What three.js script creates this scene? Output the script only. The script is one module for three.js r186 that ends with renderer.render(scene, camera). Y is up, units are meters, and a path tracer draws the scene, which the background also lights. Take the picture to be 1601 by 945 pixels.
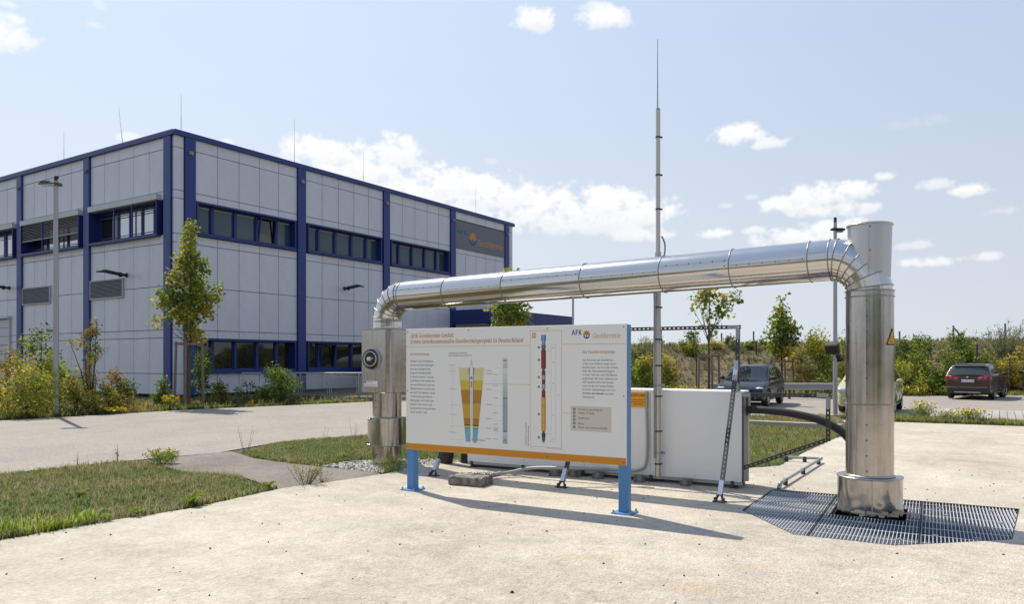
import * as THREE from 'three';
import { mergeGeometries, toCreasedNormals } from 'three/addons/utils/BufferGeometryUtils.js';
import { RoundedBoxGeometry } from 'three/addons/geometries/RoundedBoxGeometry.js';
import { ImprovedNoise } from 'three/addons/math/ImprovedNoise.js';

// ---------------------------------------------------------------- camera, exposure
const scene = new THREE.Scene();
const camera = new THREE.PerspectiveCamera(43.69, 1601 / 945, 0.1, 3000);
camera.position.set(0, 1.7, 0);
camera.lookAt(0, 1.7, -10);
camera.setViewOffset(1601, 945, 0, -90.5, 1601, 945);      // shifted lens, verticals stay vertical
camera.updateProjectionMatrix();
const renderer = new THREE.WebGLRenderer({ antialias: true });
renderer.setSize(1024, 605);
renderer.toneMapping = THREE.LinearToneMapping;
renderer.toneMappingExposure = 1.22;
renderer.shadowMap.enabled = true;

// ---------------------------------------------------------------- sun
const SUN = new THREE.Vector3(-0.43, 1, -0.565).normalize();
const sun = new THREE.DirectionalLight(new THREE.Color(1, 0.925, 0.79), 4.7);
sun.position.copy(SUN).multiplyScalar(80).add(new THREE.Vector3(2, 0, -20));
sun.target.position.set(2, 0, -20);
sun.castShadow = true;
sun.shadow.mapSize.set(4096, 4096);
Object.assign(sun.shadow.camera, { left: -45, right: 45, top: 45, bottom: -45, near: 1, far: 200 });
sun.shadow.radius = 1;
sun.name = 'sun';
sun.target.name = 'sun_target';
scene.add(sun, sun.target);

// ---------------------------------------------------------------- sky: air and clouds by direction
const noise = new ImprovedNoise();
const clamp = (x, a = 0, b = 1) => Math.min(b, Math.max(a, x));
const smooth = (a, b, x) => { const t = clamp((x - a) / (b - a)); return t * t * (3 - 2 * t); };
const lerp = (a, b, t) => a + (b - a) * t;
function rng(seed) { let s = seed >>> 0; return () => { s = (s + 0x6d2b79f5) | 0; let t = Math.imul(s ^ (s >>> 15), 1 | s); t = (t + Math.imul(t ^ (t >>> 7), 61 | t)) ^ t; return ((t ^ (t >>> 14)) >>> 0) / 4294967296; }; }
function fbm3(x, y, z, oct) { let s = 0, a = 0.5, n = 0; for (let i = 0; i < oct; i++) { s += a * noise.noise(x, y, z); n += a; a *= 0.55; x *= 2.03; y *= 2.03; z += 7.1; } return s / n; }
{
  // each cloud: azimuth, elevation, half width, half height (degrees), strength
  const clouds = [[-33.9,19.6,1.61,1.29,1],[1.7,24.2,1.46,0.89,1],[7.0,24.2,1.82,0.80,1],[6.0,25.0,1.44,0.32,0.5],[-14.1,14.9,2.74,1.14,0.95],[-11.5,14.0,3.73,1.79,1],[-8.7,15.2,1.90,1.43,1],[-6.8,12.5,3.35,1.93,1],[-3.9,13.0,2.42,1.20,1],[-1.5,12.3,3.40,1.58,1],[2.9,11.2,4.36,1.68,1],[7.2,11.6,2.63,1.39,1],[10.1,10.8,2.83,1.20,0.95],[5.8,10.2,5.77,1.03,0.7],[-4.9,10.7,4.34,1.22,0.8],[16.7,15.9,1.69,0.95,1],[18.5,15.2,1.57,0.43,0.8],[22.5,11.4,2.57,1.03,1],[24.2,11.6,1.37,0.68,1],[20.2,10.9,1.93,0.70,1],[23.0,10.3,2.88,0.52,0.8],[26.1,12.3,0.94,0.33,0.8],[29.2,11.4,1.18,0.37,0.6],[31.3,10.9,1.35,0.48,1],[15.0,9.1,1.36,0.41,0.9],[17.8,9.3,0.88,0.32,0.7],[21.5,8.6,3.58,0.71,0.9],[23.0,9.1,2.06,0.61,0.9],[9.6,9.3,2.36,0.61,0.8],[28.8,6.4,1.79,0.38,0.8],[32.1,6.6,1.26,0.32,0.7],[28.1,7.6,1.13,0.34,0.5],[17.6,11.6,0.53,0.22,0.4],[15.8,11.1,0.54,0.23,0.4],[-26.8,14.7,0.93,0.32,0.6],[-20.7,15.1,0.51,0.25,0.5],[-28.7,22.4,0.37,0.36,0.3],[-33.8,21.4,0.67,0.21,0.5],[-28.9,21.2,0.52,0.22,0.3],[-1.5,14.7,0.58,0.27,0.3],[28.5,15.5,1.88,0.40,0.12],[32.8,9.4,1.03,0.32,0.3]];
  const R = rng(11);
  for (let i = 0; i < 70; i++) {           // the same kind of fair-weather clouds all round
    const az = 40 + R() * 280, el = 5 + R() * R() * 40, w = (1.5 + R() * 4) * (0.6 + el / 40);
    clouds.push([az > 180 ? az - 360 : az, el, w, w * (0.3 + R() * 0.2), 0.5 + R() * 0.5]);
    if (R() < 0.6) clouds.push([(az > 180 ? az - 360 : az) + w * 0.7, el - w * 0.1, w * 0.8, w * 0.25, 0.8]);
  }
  const SW = 4096, SH = 2048, data = new Float32Array(SW * SH * 4);
  const buckets = [];
  for (const c of clouds) {
    const m = 2.2, x0 = Math.floor((c[0] - c[2] * m + 360) / 360 * SW), x1 = Math.ceil((c[0] + c[2] * m + 360) / 360 * SW);
    buckets.push([x0, x1, Math.floor((c[1] - c[3] * m + 90) / 180 * SH), Math.ceil((c[1] + c[3] * m + 90) / 180 * SH), c]);
  }
  const dens = new Float32Array(SW * SH), core = new Float32Array(SW * SH);
  for (const [x0, x1, y0, y1, c] of buckets) {
    for (let y = y0; y <= y1; y++) for (let xx = x0; xx <= x1; xx++) {
      const az = (xx + 0.5) / SW * 360 - 360, el = (y + 0.5) / SH * 180 - 90;
      const dx = (az - c[0]) / c[2] / 1.1; let dy = (el - c[1]) / c[3] / 1.1;
      if (dy < 0) dy *= 1.35;
      const f = fbm3(az * 0.75, el * 0.95, 3.3, 6) * 1.25 + fbm3(az * 3.1, el * 3.6, 9.3, 3) * 0.42;
      const d = 1 - (dx * dx + dy * dy) + f * 1.5;
      const a = smooth(-0.2, 0.95, d) * c[4];
      const i = y * SW + ((xx + SW) % SW);
      dens[i] = 1 - (1 - dens[i]) * (1 - a);
      core[i] = Math.max(core[i], clamp(-dy * 0.55 + 0.1 + f * 0.5) * a);
    }
  }
  const zen = [0.13, 0.25, 0.52], mid = [0.365, 0.463, 0.635], hor = [0.575, 0.62, 0.67], gl = [0.25, 0.262, 0.255];
  for (let y = 0; y < SH; y++) {
    const el = (y + 0.5) / SH * 180 - 90, er = el * Math.PI / 180, ce = Math.cos(er), se = Math.sin(er);
    for (let x = 0; x < SW; x++) {
      const az = (x + 0.5) / SW * 2 * Math.PI - Math.PI / 2, i = y * SW + x, o = i * 4;
      const px = Math.sin(az) * ce, pz = -Math.cos(az) * ce;
      const cs = px * SUN.x + se * SUN.y + pz * SUN.z;
      const t1 = smooth(-2, 26, el), t2 = smooth(18, 80, el), g = Math.pow(clamp(0.5 + 0.5 * cs), 5), g2 = Math.pow(clamp(cs), 60) * 1.4;
      // sampled azimuth runs from -z towards +x when u grows from 0.25
      for (let k = 0; k < 3; k++) {
        let v = lerp(lerp(hor[k], mid[k], t1), zen[k], t2) * (1 - 0.18 * (1 - cs) * 0.5) + gl[k] * (g * 1.25 + g2);
        if (el < 0) v = lerp(hor[k], [0.3, 0.29, 0.27][k], smooth(0, -8, el));
        data[o + k] = v;
      }
      data[o + 3] = 1;
    }
  }
  for (let y = 0; y < SH; y++) for (let x = 0; x < SW; x++) {
    // dens was written with azimuth 0 at column 0: shift by a quarter turn
    const i = y * SW + ((x - SW / 4 + SW) % SW), a = dens[i];
    if (!a) continue;
    const o = (y * SW + x) * 4, b = core[i];
    const col = [lerp(0.86, 0.66, b), lerp(0.855, 0.69, b), lerp(0.845, 0.73, b)];
    for (let k = 0; k < 3; k++) data[o + k] = lerp(data[o + k], Math.max(col[k], data[o + k]), a * 0.96);
  }
  const sky = new THREE.DataTexture(data, SW, SH, THREE.RGBAFormat, THREE.FloatType);
  sky.mapping = THREE.EquirectangularReflectionMapping;
  sky.magFilter = sky.minFilter = THREE.LinearFilter;
  sky.wrapS = THREE.RepeatWrapping;
  sky.needsUpdate = true;
  scene.background = sky;
  scene.environment = sky;
}
// ---------------------------------------------------------------- helpers
const V = (x, y, z) => new THREE.Vector3(x, y, z);
const used = new Set();
function numbered(name) {
  if (!used.has(name)) { used.add(name); return name; }
  for (let i = 1; ; i++) { const n = name + '_' + String(i).padStart(3, '0'); if (!used.has(n)) { used.add(n); return n; } }
}
function tag(o, label, category, group, kind) {
  if (label) o.userData.label = label;
  if (category) o.userData.category = category;
  if (group) o.userData.group = group;
  if (kind) o.userData.kind = kind;
  return o;
}
// a thing: group at its base; x to the right, d metres in front of the camera's plane
function thing(name, label, category, x, d, y = 0, turn = 0, group) {
  const o = new THREE.Group(); o.name = numbered(name);
  o.position.set(x, y, -d); o.rotation.y = turn; scene.add(o);
  return tag(o, label, category, group);
}
function prep(g) {
  const q = g.index ? g.toNonIndexed() : g;
  for (const k of Object.keys(q.attributes)) if (!['position', 'normal', 'uv', 'color'].includes(k)) q.deleteAttribute(k);
  if (!q.attributes.uv) q.setAttribute('uv', new THREE.BufferAttribute(new Float32Array(q.attributes.position.count * 2), 2));
  q.clearGroups();
  return q;
}
function merge(list) {
  const l = list.flat(9).map(prep), col = l.some((g) => g.attributes.color);
  if (col) for (const g of l) if (!g.attributes.color) g.setAttribute('color', new THREE.BufferAttribute(new Float32Array(g.attributes.position.count * 3).fill(1), 3));
  return l.length === 1 ? l[0] : mergeGeometries(l);
}
function metreUV(g) {                       // uv in metres from the position, by the way each face points
  const p = g.attributes.position, n = g.attributes.normal, uv = new Float32Array(p.count * 2);
  for (let i = 0; i < p.count; i++) {
    const ax = Math.abs(n.getX(i)), ay = Math.abs(n.getY(i)), az = Math.abs(n.getZ(i));
    const [u, v] = ay > ax && ay > az ? [p.getX(i), p.getZ(i)] : ax > az ? [p.getZ(i), p.getY(i)] : [p.getX(i), p.getY(i)];
    uv[i * 2] = u; uv[i * 2 + 1] = v;
  }
  g.setAttribute('uv', new THREE.BufferAttribute(uv, 2));
  return g;
}
function mk(name, geoms, mat, parent, opt = {}) {
  let g = geoms.isBufferGeometry ? geoms : merge(Array.isArray(geoms) ? geoms : [geoms]);
  if (mat.userData.metres) g = metreUV(prep(g));
  const m = new THREE.Mesh(g, mat);
  m.name = parent ? name : numbered(name);
  m.castShadow = m.receiveShadow = true;
  (parent || scene).add(m);
  if (opt.at) m.position.set(...opt.at);
  if (opt.turn) m.rotation.y = opt.turn;
  if (opt.label) m.userData.label = opt.label;
  if (opt.kind) m.userData.kind = opt.kind;
  return m;
}
const E3 = new THREE.Euler(), M4 = new THREE.Matrix4(), Q4 = new THREE.Quaternion();
function xf(g, x = 0, y = 0, z = 0, rx = 0, ry = 0, rz = 0, s = 1) {
  return g.applyMatrix4(M4.compose(V(x, y, z), Q4.setFromEuler(E3.set(rx, ry, rz)), typeof s === 'number' ? V(s, s, s) : V(...s)));
}
const box = (w, h, d, x, y, z, rx, ry, rz) => xf(new THREE.BoxGeometry(w, h, d), x, y, z, rx, ry, rz);
const rbox = (w, h, d, r, x, y, z, rx, ry, rz) => xf(new RoundedBoxGeometry(w, h, d, 2, r), x, y, z, rx, ry, rz);
const cyl = (r0, r1, h, x, y, z, rx, ry, rz, n = 20, open = false) => xf(new THREE.CylinderGeometry(r1, r0, h, n, 1, open), x, y, z, rx, ry, rz);
const sph = (r, x, y, z, s = 1, n = 12) => xf(new THREE.SphereGeometry(r, n, Math.ceil(n * 0.7)), x, y, z, 0, 0, 0, s);
const torus = (R, r, x, y, z, rx, ry, rz, n = 40, k = 8) => xf(new THREE.TorusGeometry(R, r, k, n), x, y, z, rx, ry, rz);
function rod(a, b, r0, r1 = r0, n = 8) {    // tapered rod from a to b
  const d = new THREE.Vector3().subVectors(b, a), L = d.length(), g = new THREE.CylinderGeometry(r1, r0, L, n);
  Q4.setFromUnitVectors(V(0, 1, 0), d.normalize());
  return g.applyMatrix4(M4.compose(V((a.x + b.x) / 2, (a.y + b.y) / 2, (a.z + b.z) / 2), Q4, V(1, 1, 1)));
}
const tube = (pts, r, n = 32, k = 8) => new THREE.TubeGeometry(new THREE.CatmullRomCurve3(pts.map((p) => p.isVector3 ? p : V(...p))), n, r, k);
function bar(a, b, w, h, up = V(0, 1, 0)) { // square bar from a to b
  const x = new THREE.Vector3().subVectors(b, a), L = x.length(); x.normalize();
  const z = new THREE.Vector3().crossVectors(x, up).normalize(), y = new THREE.Vector3().crossVectors(z, x);
  return new THREE.BoxGeometry(L, h, w).applyMatrix4(M4.makeBasis(x, y, z).setPosition((a.x + b.x) / 2, (a.y + b.y) / 2, (a.z + b.z) / 2));
}
const poly = (pts, holes = []) => { const s = new THREE.Shape(pts.map((p) => new THREE.Vector2(p[0], p[1]))); for (const h of holes) s.holes.push(new THREE.Path(h.map((p) => new THREE.Vector2(p[0], p[1])))); return s; };
const flat = (pts, y, holes) => { const g = new THREE.ShapeGeometry(poly(pts, holes)); g.rotateX(-Math.PI / 2); g.translate(0, y, 0); return g; };   // ground sheet, shape in (x, d), uv in metres
function inside(pts, x, y) { let c = false; for (let i = 0, j = pts.length - 1; i < pts.length; j = i++) { const [a, b] = pts[i], [e, f] = pts[j]; if ((b > y) !== (f > y) && x < (e - a) * (y - b) / (f - b) + a) c = !c; } return c; }

// ---------------------------------------------------------------- textures
function tile(n, seed) { const R = rng(seed), a = new Float32Array(n * n); for (let i = 0; i < a.length; i++) a[i] = R(); return a; }
function tnoise(a, n, x, y) {               // periodic value noise, x and y in 0..1
  x = (x - Math.floor(x)) * n; y = (y - Math.floor(y)) * n;
  const x0 = Math.floor(x) % n, y0 = Math.floor(y) % n, x1 = (x0 + 1) % n, y1 = (y0 + 1) % n; let fx = x - Math.floor(x), fy = y - Math.floor(y);
  fx = fx * fx * (3 - 2 * fx); fy = fy * fy * (3 - 2 * fy);
  return lerp(lerp(a[y0 * n + x0], a[y0 * n + x1], fx), lerp(a[y1 * n + x0], a[y1 * n + x1], fx), fy);
}
const toS = (v) => { v = clamp(v); return Math.round(255 * (v <= 0.0031308 ? v * 12.92 : 1.055 * Math.pow(v, 1 / 2.4) - 0.055)); };
function tex(w, h, f, rep, colour = true) {  // f(u, v) -> [r, g, b] linear, or one number for data maps
  const d = new Uint8Array(w * h * 4);
  for (let y = 0; y < h; y++) for (let x = 0; x < w; x++) {
    const c = f((x + 0.5) / w, (y + 0.5) / h), o = (y * w + x) * 4;
    if (colour) { d[o] = toS(c[0]); d[o + 1] = toS(c[1]); d[o + 2] = toS(c[2]); } else d[o] = d[o + 1] = d[o + 2] = Math.round(255 * clamp(c));
    d[o + 3] = 255;
  }
  const t = new THREE.DataTexture(d, w, h);
  t.wrapS = t.wrapT = THREE.RepeatWrapping; t.magFilter = THREE.LinearFilter; t.minFilter = THREE.LinearMipmapLinearFilter; t.generateMipmaps = true;
  if (colour) t.colorSpace = THREE.SRGBColorSpace;
  if (rep) t.repeat.set(rep[0], rep[1]);
  t.needsUpdate = true;
  return t;
}
const canvasTex = (c) => { const t = new THREE.CanvasTexture(c); t.colorSpace = THREE.SRGBColorSpace; t.anisotropy = 8; return t; };
const std = (c, rough, metal = 0, more = {}) => new THREE.MeshStandardMaterial({ color: new THREE.Color().setRGB(...c), roughness: rough, metalness: metal, ...more });
const phys = (c, rough, metal = 0, more = {}) => new THREE.MeshPhysicalMaterial({ color: new THREE.Color().setRGB(...c), roughness: rough, metalness: metal, ...more });
const L4 = tile(4, 1), L8 = tile(8, 2), L16 = tile(16, 3), L32 = tile(32, 4), L64 = tile(64, 5), L128 = tile(128, 6), L256 = tile(256, 7), L512 = tile(512, 8), L1024 = tile(1024, 9);
const big = (u, v) => 0.45 * tnoise(L8, 8, u, v) + 0.3 * tnoise(L16, 16, u + 0.13, v) + 0.25 * tnoise(L32, 32, u, v + 0.37);
const midn = (u, v) => 0.4 * tnoise(L64, 64, u, v) + 0.35 * tnoise(L128, 128, u, v + 0.2) + 0.25 * tnoise(L256, 256, u + 0.4, v);
const fine = (u, v) => 0.5 * tnoise(L512, 512, u, v) + 0.5 * tnoise(L1024, 1024, u, v);

// concrete: 14 m of it from x = -6, d = 4, with its own stains
const stains = [[1.40, 5.6, 0.28, 0.16, 0.5], [0.62, 6.5, 0.3, 0.1, 0.4], [3.3, 7.0, 0.5, 0.12, 0.18], [5.5, 11.6, 0.35, 0.25, 0.3], [1.75, 7.2, 0.15, 0.06, 0.4], [7.3, 12.1, 0.2, 0.15, 0.4], [1.95, 6.2, 0.3, 0.12, 0.25]];
const concreteMap = tex(2048, 2048, (u, v) => {
  const x = -6 + 14 * u, d = 4 + 14 * v, b = big(u, v), m = midn(u, v), f = fine(u, v);
  const s = tnoise(L16, 16, u * 1 + v * 2, v - u * 0) , streak = tnoise(L128, 128, (x * 0.487 + d * 0.873) / 5, (x * 0.873 - d * 0.487) / 60);
  let k = 0.93 + (b - 0.5) * 0.30 + (m - 0.5) * 0.38 + (f - 0.5) * 0.36 + (streak - 0.5) * 0.05;
  const worn = smooth(0.47, 0.62, big(u + 0.31, v + 0.62) + (m - 0.5) * 0.25);          // where the aggregate lies bare
  const grit = tnoise(L1024, 1024, u, v) * 0.7 + tnoise(L512, 512, u + 0.5, v + 0.1) * 0.3;
  k -= (0.06 + worn * 0.18) * smooth(0.62, 0.86, grit);
  if (tnoise(L512, 512, u + 0.21, v + 0.43) > 0.955) k *= 0.62;
  k -= worn * 0.07;
  let c = [0.487 * k, 0.433 * k, 0.356 * k];
  for (const [sx, sd, rx, rd, a] of stains) {
    const q = 1 - ((x - sx) / rx) ** 2 - ((d - sd) / rd) ** 2 + (m - 0.5) * 2.4 + (f - 0.5);
    if (q > -0.2) { const w = a * 0.6 * smooth(-0.2, 0.9, q); c = [lerp(c[0], 0.40, w), lerp(c[1], 0.25, w), lerp(c[2], 0.10, w)]; }
  }
  return c;
}, [1 / 14, 1 / 14]);
concreteMap.offset.set(6 / 14, -4 / 14);
const gritBump = tex(1024, 1024, (u, v) => 0.5 * tnoise(L256, 256, u, v) + 0.3 * tnoise(L128, 128, u, v) + 0.2 * tnoise(L512, 512, u, v), [1 / 3, 1 / 3], false);
const asphaltMap = tex(1024, 1024, (u, v) => {
  const k = 0.9 + (big(u, v) - 0.5) * 0.22 + (midn(u, v) - 0.5) * 0.12 + (tnoise(L512, 512, u, v) - 0.5) * 0.5;
  return [0.30 * k, 0.268 * k, 0.232 * k];
}, [1 / 9, 1 / 9]);
const apronMap = tex(1024, 1024, (u, v) => {
  const k = 0.9 + (big(u, v) - 0.5) * 0.5 + (midn(u, v) - 0.5) * 0.3 + (tnoise(L512, 512, u, v) - 0.5) * 0.5;
  return [0.195 * k, 0.168 * k, 0.144 * k];
}, [1 / 5, 1 / 5]);
const soilMap = tex(1024, 1024, (u, v) => {
  const b = big(u, v), k = 0.75 + (midn(u, v) - 0.5) * 0.8 + (fine(u, v) - 0.5) * 0.8, g = smooth(0.35, 0.65, b);
  return [lerp(0.16, 0.075, g) * k, lerp(0.125, 0.085, g) * k, lerp(0.07, 0.03, g) * k];
}, [1 / 7, 1 / 7]);
const bankMap = tex(1024, 1024, (u, v) => {
  const b = big(u, v), k = 0.8 + (midn(u, v) - 0.5) * 0.9 + (fine(u, v) - 0.5) * 0.6, g = smooth(0.42, 0.62, b);
  return [lerp(0.26, 0.13, g) * k, lerp(0.20, 0.125, g) * k, lerp(0.115, 0.05, g) * k];
}, [1 / 12, 1 / 12]);
const streakMap = tex(512, 512, (u, v) => {  // rain streaks down a steel jacket
  const s = tnoise(L64, 64, u, v * 0.02) * 0.5 + tnoise(L128, 128, u, v * 0.03 + 0.3) * 0.3 + tnoise(L32, 32, u, v) * 0.2, k = 0.80 + s * 0.34;
  return [0.445 * k, 0.415 * k, 0.385 * k];
}, [1, 1]);
const streakRough = tex(512, 512, (u, v) => 0.55 + 0.45 * (tnoise(L64, 64, u, v * 0.02) * 0.5 + tnoise(L16, 16, u, v) * 0.5), [1, 1], false);
const dentBump = tex(512, 512, (u, v) => 0.65 * tnoise(L4, 4, u, v) + 0.35 * tnoise(L8, 8, u, v), [1, 1], false);
const cladMap = tex(512, 512, (u, v) => { const k = 0.93 + (big(u, v) - 0.5) * 0.12 + (tnoise(L256, 256, u, v) - 0.5) * 0.10; return [0.655 * k, 0.655 * k, 0.70 * k]; }, [0.25, 0.25]);
const woodMap = tex(256, 256, (u, v) => { const k = 0.6 + 0.7 * tnoise(L64, 64, u, v * 0.06) * tnoise(L16, 16, u, v); return [0.25 * k, 0.19 * k, 0.135 * k]; }, [2, 2]);

// ---------------------------------------------------------------- materials
const M = {
  concrete: std([1, 1, 1], 0.92, 0, { map: concreteMap, bumpMap: gritBump, bumpScale: 0.012 }),
  asphalt: std([1, 1, 1], 0.93, 0, { map: asphaltMap, bumpMap: gritBump, bumpScale: 0.008 }),
  apron: std([1, 1, 1], 0.95, 0, { map: apronMap, bumpMap: gritBump, bumpScale: 0.012 }),
  soil: std([1, 1, 1], 1, 0, { map: soilMap, bumpMap: gritBump, bumpScale: 0.03 }),
  bank: std([1, 1, 1], 1, 0, { map: bankMap, bumpMap: gritBump, bumpScale: 0.05 }),
  stone: std([0.33, 0.31, 0.28], 0.9, 0, { bumpMap: gritBump, bumpScale: 0.01 }),
  steel: phys([0.60, 0.575, 0.55], 0.15, 1, { bumpMap: dentBump, bumpScale: 0.0022 }),
  steelStreak: phys([1, 1, 1], 0.24, 1, { map: streakMap, roughnessMap: streakRough, bumpMap: dentBump, bumpScale: 0.0012 }),
  steelMatt: phys([0.46, 0.45, 0.43], 0.36, 1),
  galv: std([0.34, 0.35, 0.36], 0.5, 0.6),
  galvDark: std([0.05, 0.05, 0.052], 0.65, 0.1),
  seam: std([0.31, 0.29, 0.27], 0.4, 1),
  bolt: std([0.12, 0.12, 0.12], 0.5, 0.6),
  clad: std([1, 1, 1], 0.45, 0.1, { map: cladMap }),
  joint: std([0.05, 0.05, 0.06], 0.9),
  blue: std([0.011, 0.034, 0.185], 0.42, 0),
  blueDeep: std([0.009, 0.025, 0.145], 0.5, 0),
  glassUp: phys([0.05, 0.085, 0.105], 0.03, 0.08, { clearcoat: 0 }),
  glassLow: phys([0.014, 0.016, 0.014], 0.02, 0, { ior: 1.7 }),
  glassLeft: phys([0.50, 0.52, 0.52], 0.03, 0.75),
  white: std([0.76, 0.745, 0.72], 0.42, 0),
  orange: std([0.50, 0.235, 0.012], 0.5),
  post: std([0.075, 0.22, 0.45], 0.45),
  black: std([0.018, 0.018, 0.019], 0.55),
  rubber: std([0.022, 0.02, 0.019], 0.6),
  wood: std([1, 1, 1], 0.85, 0, { map: woodMap }),
  bark: std([0.10, 0.078, 0.055], 0.95),
  leaf: phys([1, 1, 1], 0.95, 0, { vertexColors: true, specularIntensity: 0.25, side: THREE.DoubleSide, transmission: 0.5, thickness: 0 }),
  flower: phys([0.80, 0.62, 0.02], 0.7, 0, { side: THREE.DoubleSide }),
  yellow: std([0.72, 0.40, 0.012], 0.5),
  lampGlass: phys([0.7, 0.7, 0.68], 0.15, 0),
};
M.clad.userData.metres = M.wood.userData.metres = M.stone.userData.metres = true;
// ---------------------------------------------------------------- ground, road, yard
const PIT = [[3.42, 9.89], [2.60, 8.52], [2.74, 7.34], [3.50, 6.90], [4.72, 7.13], [5.78, 8.60]];
function sheet(name, pts, y, mat, holes = []) { return tag(mk(name, flat(pts, y, holes), mat), null, null, null, 'structure'); }
sheet('ground', [[-700, -300], [700, -300], [700, 900], [-700, 900]], -0.032, M.soil, [PIT]);
sheet('road', [[-30, 2], [-22, 10.9], [-14.47, 21.3], [-11.05, 26], [-5.97, 30.8], [0, 37], [9, 34.5], [26, 37.6], [40, 33], [40, 12], [17.2, 24.0], [14.3, 26.3], [12.3, 22.6], [9.6, 23.3], [3.2, 22.8], [0, 20], [-3.27, 17.3], [-4.83, 15.8], [-5.43, 13.95], [-6.74, 12.6], [-7.69, 11.32], [-14, 3.2]], -0.016, M.asphalt);
sheet('asphalt_apron', [[-6.26, 12.85], [-5.24, 14.1], [-4.5, 13.1], [-3.68, 12.45], [-3.06, 12.07], [-2.05, 11.45], [-1.9, 11.15], [-3.06, 9.93], [-4.08, 11.2], [-4.96, 11.45]], -0.010, M.apron);
const YARD = [[-3.06, 9.95], [-1.92, 11.2], [-1.55, 11.9], [-1.07, 12.5], [-0.3, 12.55], [1.2, 12.3], [3.77, 11.86], [4.3, 12.1], [5.4, 13.9], [6.66, 15.8], [7.55, 17.1], [8.4, 18.45], [9.3, 21.25], [10.4, 20.66], [13.07, 19.27], [30, 10.4], [30, -10], [-12, -10], [-12, -2.5], [-4.82, 7.1], [-4.25, 7.95], [-3.67, 8.64]];
{ // the yard's edge is broken and uneven
  const R = rng(5), pts = [];
  YARD.forEach((p, i) => {
    const q = YARD[(i + 1) % YARD.length], L = Math.hypot(q[0] - p[0], q[1] - p[1]), n = p[1] > 6 && q[1] > 6 && L < 6 ? Math.ceil(L / 0.12) : 1;
    for (let k = 0; k < n; k++) pts.push([lerp(p[0], q[0], k / n) + (k ? (R() - 0.5) * 0.045 : 0), lerp(p[1], q[1], k / n) + (k ? (R() - 0.5) * 0.045 : 0)]);
  });
  // an open joint between two slabs
  sheet('concrete_yard', pts, 0, M.concrete, [PIT, [[8.75, 18.30], [17.5, 13.23], [17.5, 13.212], [8.75, 18.282]], [[5.95, 8.52], [15.5, 2.98], [15.5, 2.966], [5.95, 8.506]]]);
}
{ const dx = 8.15 - 4.6, dd = 18.65 - 20.9, L = Math.hypot(dx, dd); tag(mk('kerb_strip', rbox(L, 0.16, 0.22, 0.01, 6.42, 0.02, -19.85, 0, Math.atan2(dd, dx), 0), M.concrete), null, null, null, 'structure'); }
{ // pavers of the parking bays, long joints towards the back
  const lot = new THREE.Group(); lot.name = numbered('paved_strip'); scene.add(lot); lot.position.set(13.3, -0.03, -24.45);
  lot.rotation.y = -0.575; tag(lot, null, null, null, 'structure');
  const gs = [0, 1, 2, 3].map((i) => rbox(0.188, 0.05, 1.10, 0.006, 0, 0, 0));
  const ms = [[0.37, 0.345, 0.315], [0.34, 0.32, 0.29], [0.40, 0.375, 0.34], [0.35, 0.335, 0.31]].map((c) => std(c, 0.9, 0, { bumpMap: gritBump, bumpScale: 0.01 }));
  const dark = std([0.20, 0.19, 0.18], 0.9, 0, { bumpMap: gritBump, bumpScale: 0.01 });
  const R = rng(8);
  for (let i = 0; i < 34; i++) for (let j = 0; j < 4; j++) {
    const k = Math.floor(R() * 4); mk('paving_slab', gs[k], i === 17 ? dark : ms[k], lot, { at: [(i - 1) * 0.2, 0.018 + R() * 0.003, 1.68 - j * 1.12] });
  }
}
{ // shaft under the grating
  const g = [flat(PIT, -0.9)];
  PIT.forEach((p, i) => {
    const q = PIT[(i + 1) % PIT.length], L = Math.hypot(q[0] - p[0], q[1] - p[1]), w = new THREE.PlaneGeometry(L, 0.898);
    g.push(xf(w, (p[0] + q[0]) / 2, -0.451, -(p[1] + q[1]) / 2, 0, Math.atan2(q[1] - p[1], q[0] - p[0]), 0));
  });
  tag(mk('grating_shaft', g, std([0.27, 0.265, 0.26], 0.95)), null, null, null, 'structure');
}
// ---------------------------------------------------------------- embankment
const bankY = (x, d) => { const foot = 37.4 - 0.02 * (x - 10) + (x > 24 ? (x - 24) * 0.02 : 0); const t = smooth(foot, foot + 8.5, d); return t * (2.55 + 0.012 * (x - 5)) + (t > 0 ? (noise.noise(x * 0.5, d * 0.5, 2.2) * 0.22 + noise.noise(x * 1.7, d * 1.7, 5) * 0.10) * Math.min(1, t * 3) : 0); };
{
  const nx = 150, nd = 46, pos = [], idx = [], uv = [];
  for (let j = 0; j <= nd; j++) for (let i = 0; i <= nx; i++) {
    const x = -8 + 128 * Math.pow(i / nx, 1.25), d = 36.4 + (j < 36 ? 14 * j / 36 : 14 + 60 * Math.pow((j - 36) / 10, 2));
    pos.push(x, j ? bankY(x, d) - 0.02 : -0.1, -d); uv.push(x, d);
    if (i < nx && j < nd) { const a = j * (nx + 1) + i; idx.push(a, a + 1, a + nx + 2, a, a + nx + 2, a + nx + 1); }
  }
  const g = new THREE.BufferGeometry();
  g.setAttribute('position', new THREE.Float32BufferAttribute(pos, 3)); g.setAttribute('uv', new THREE.Float32BufferAttribute(uv, 2)); g.setIndex(idx); g.computeVertexNormals();
  tag(mk('embankment', g, M.bank), null, null, null, 'structure');
}
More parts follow.
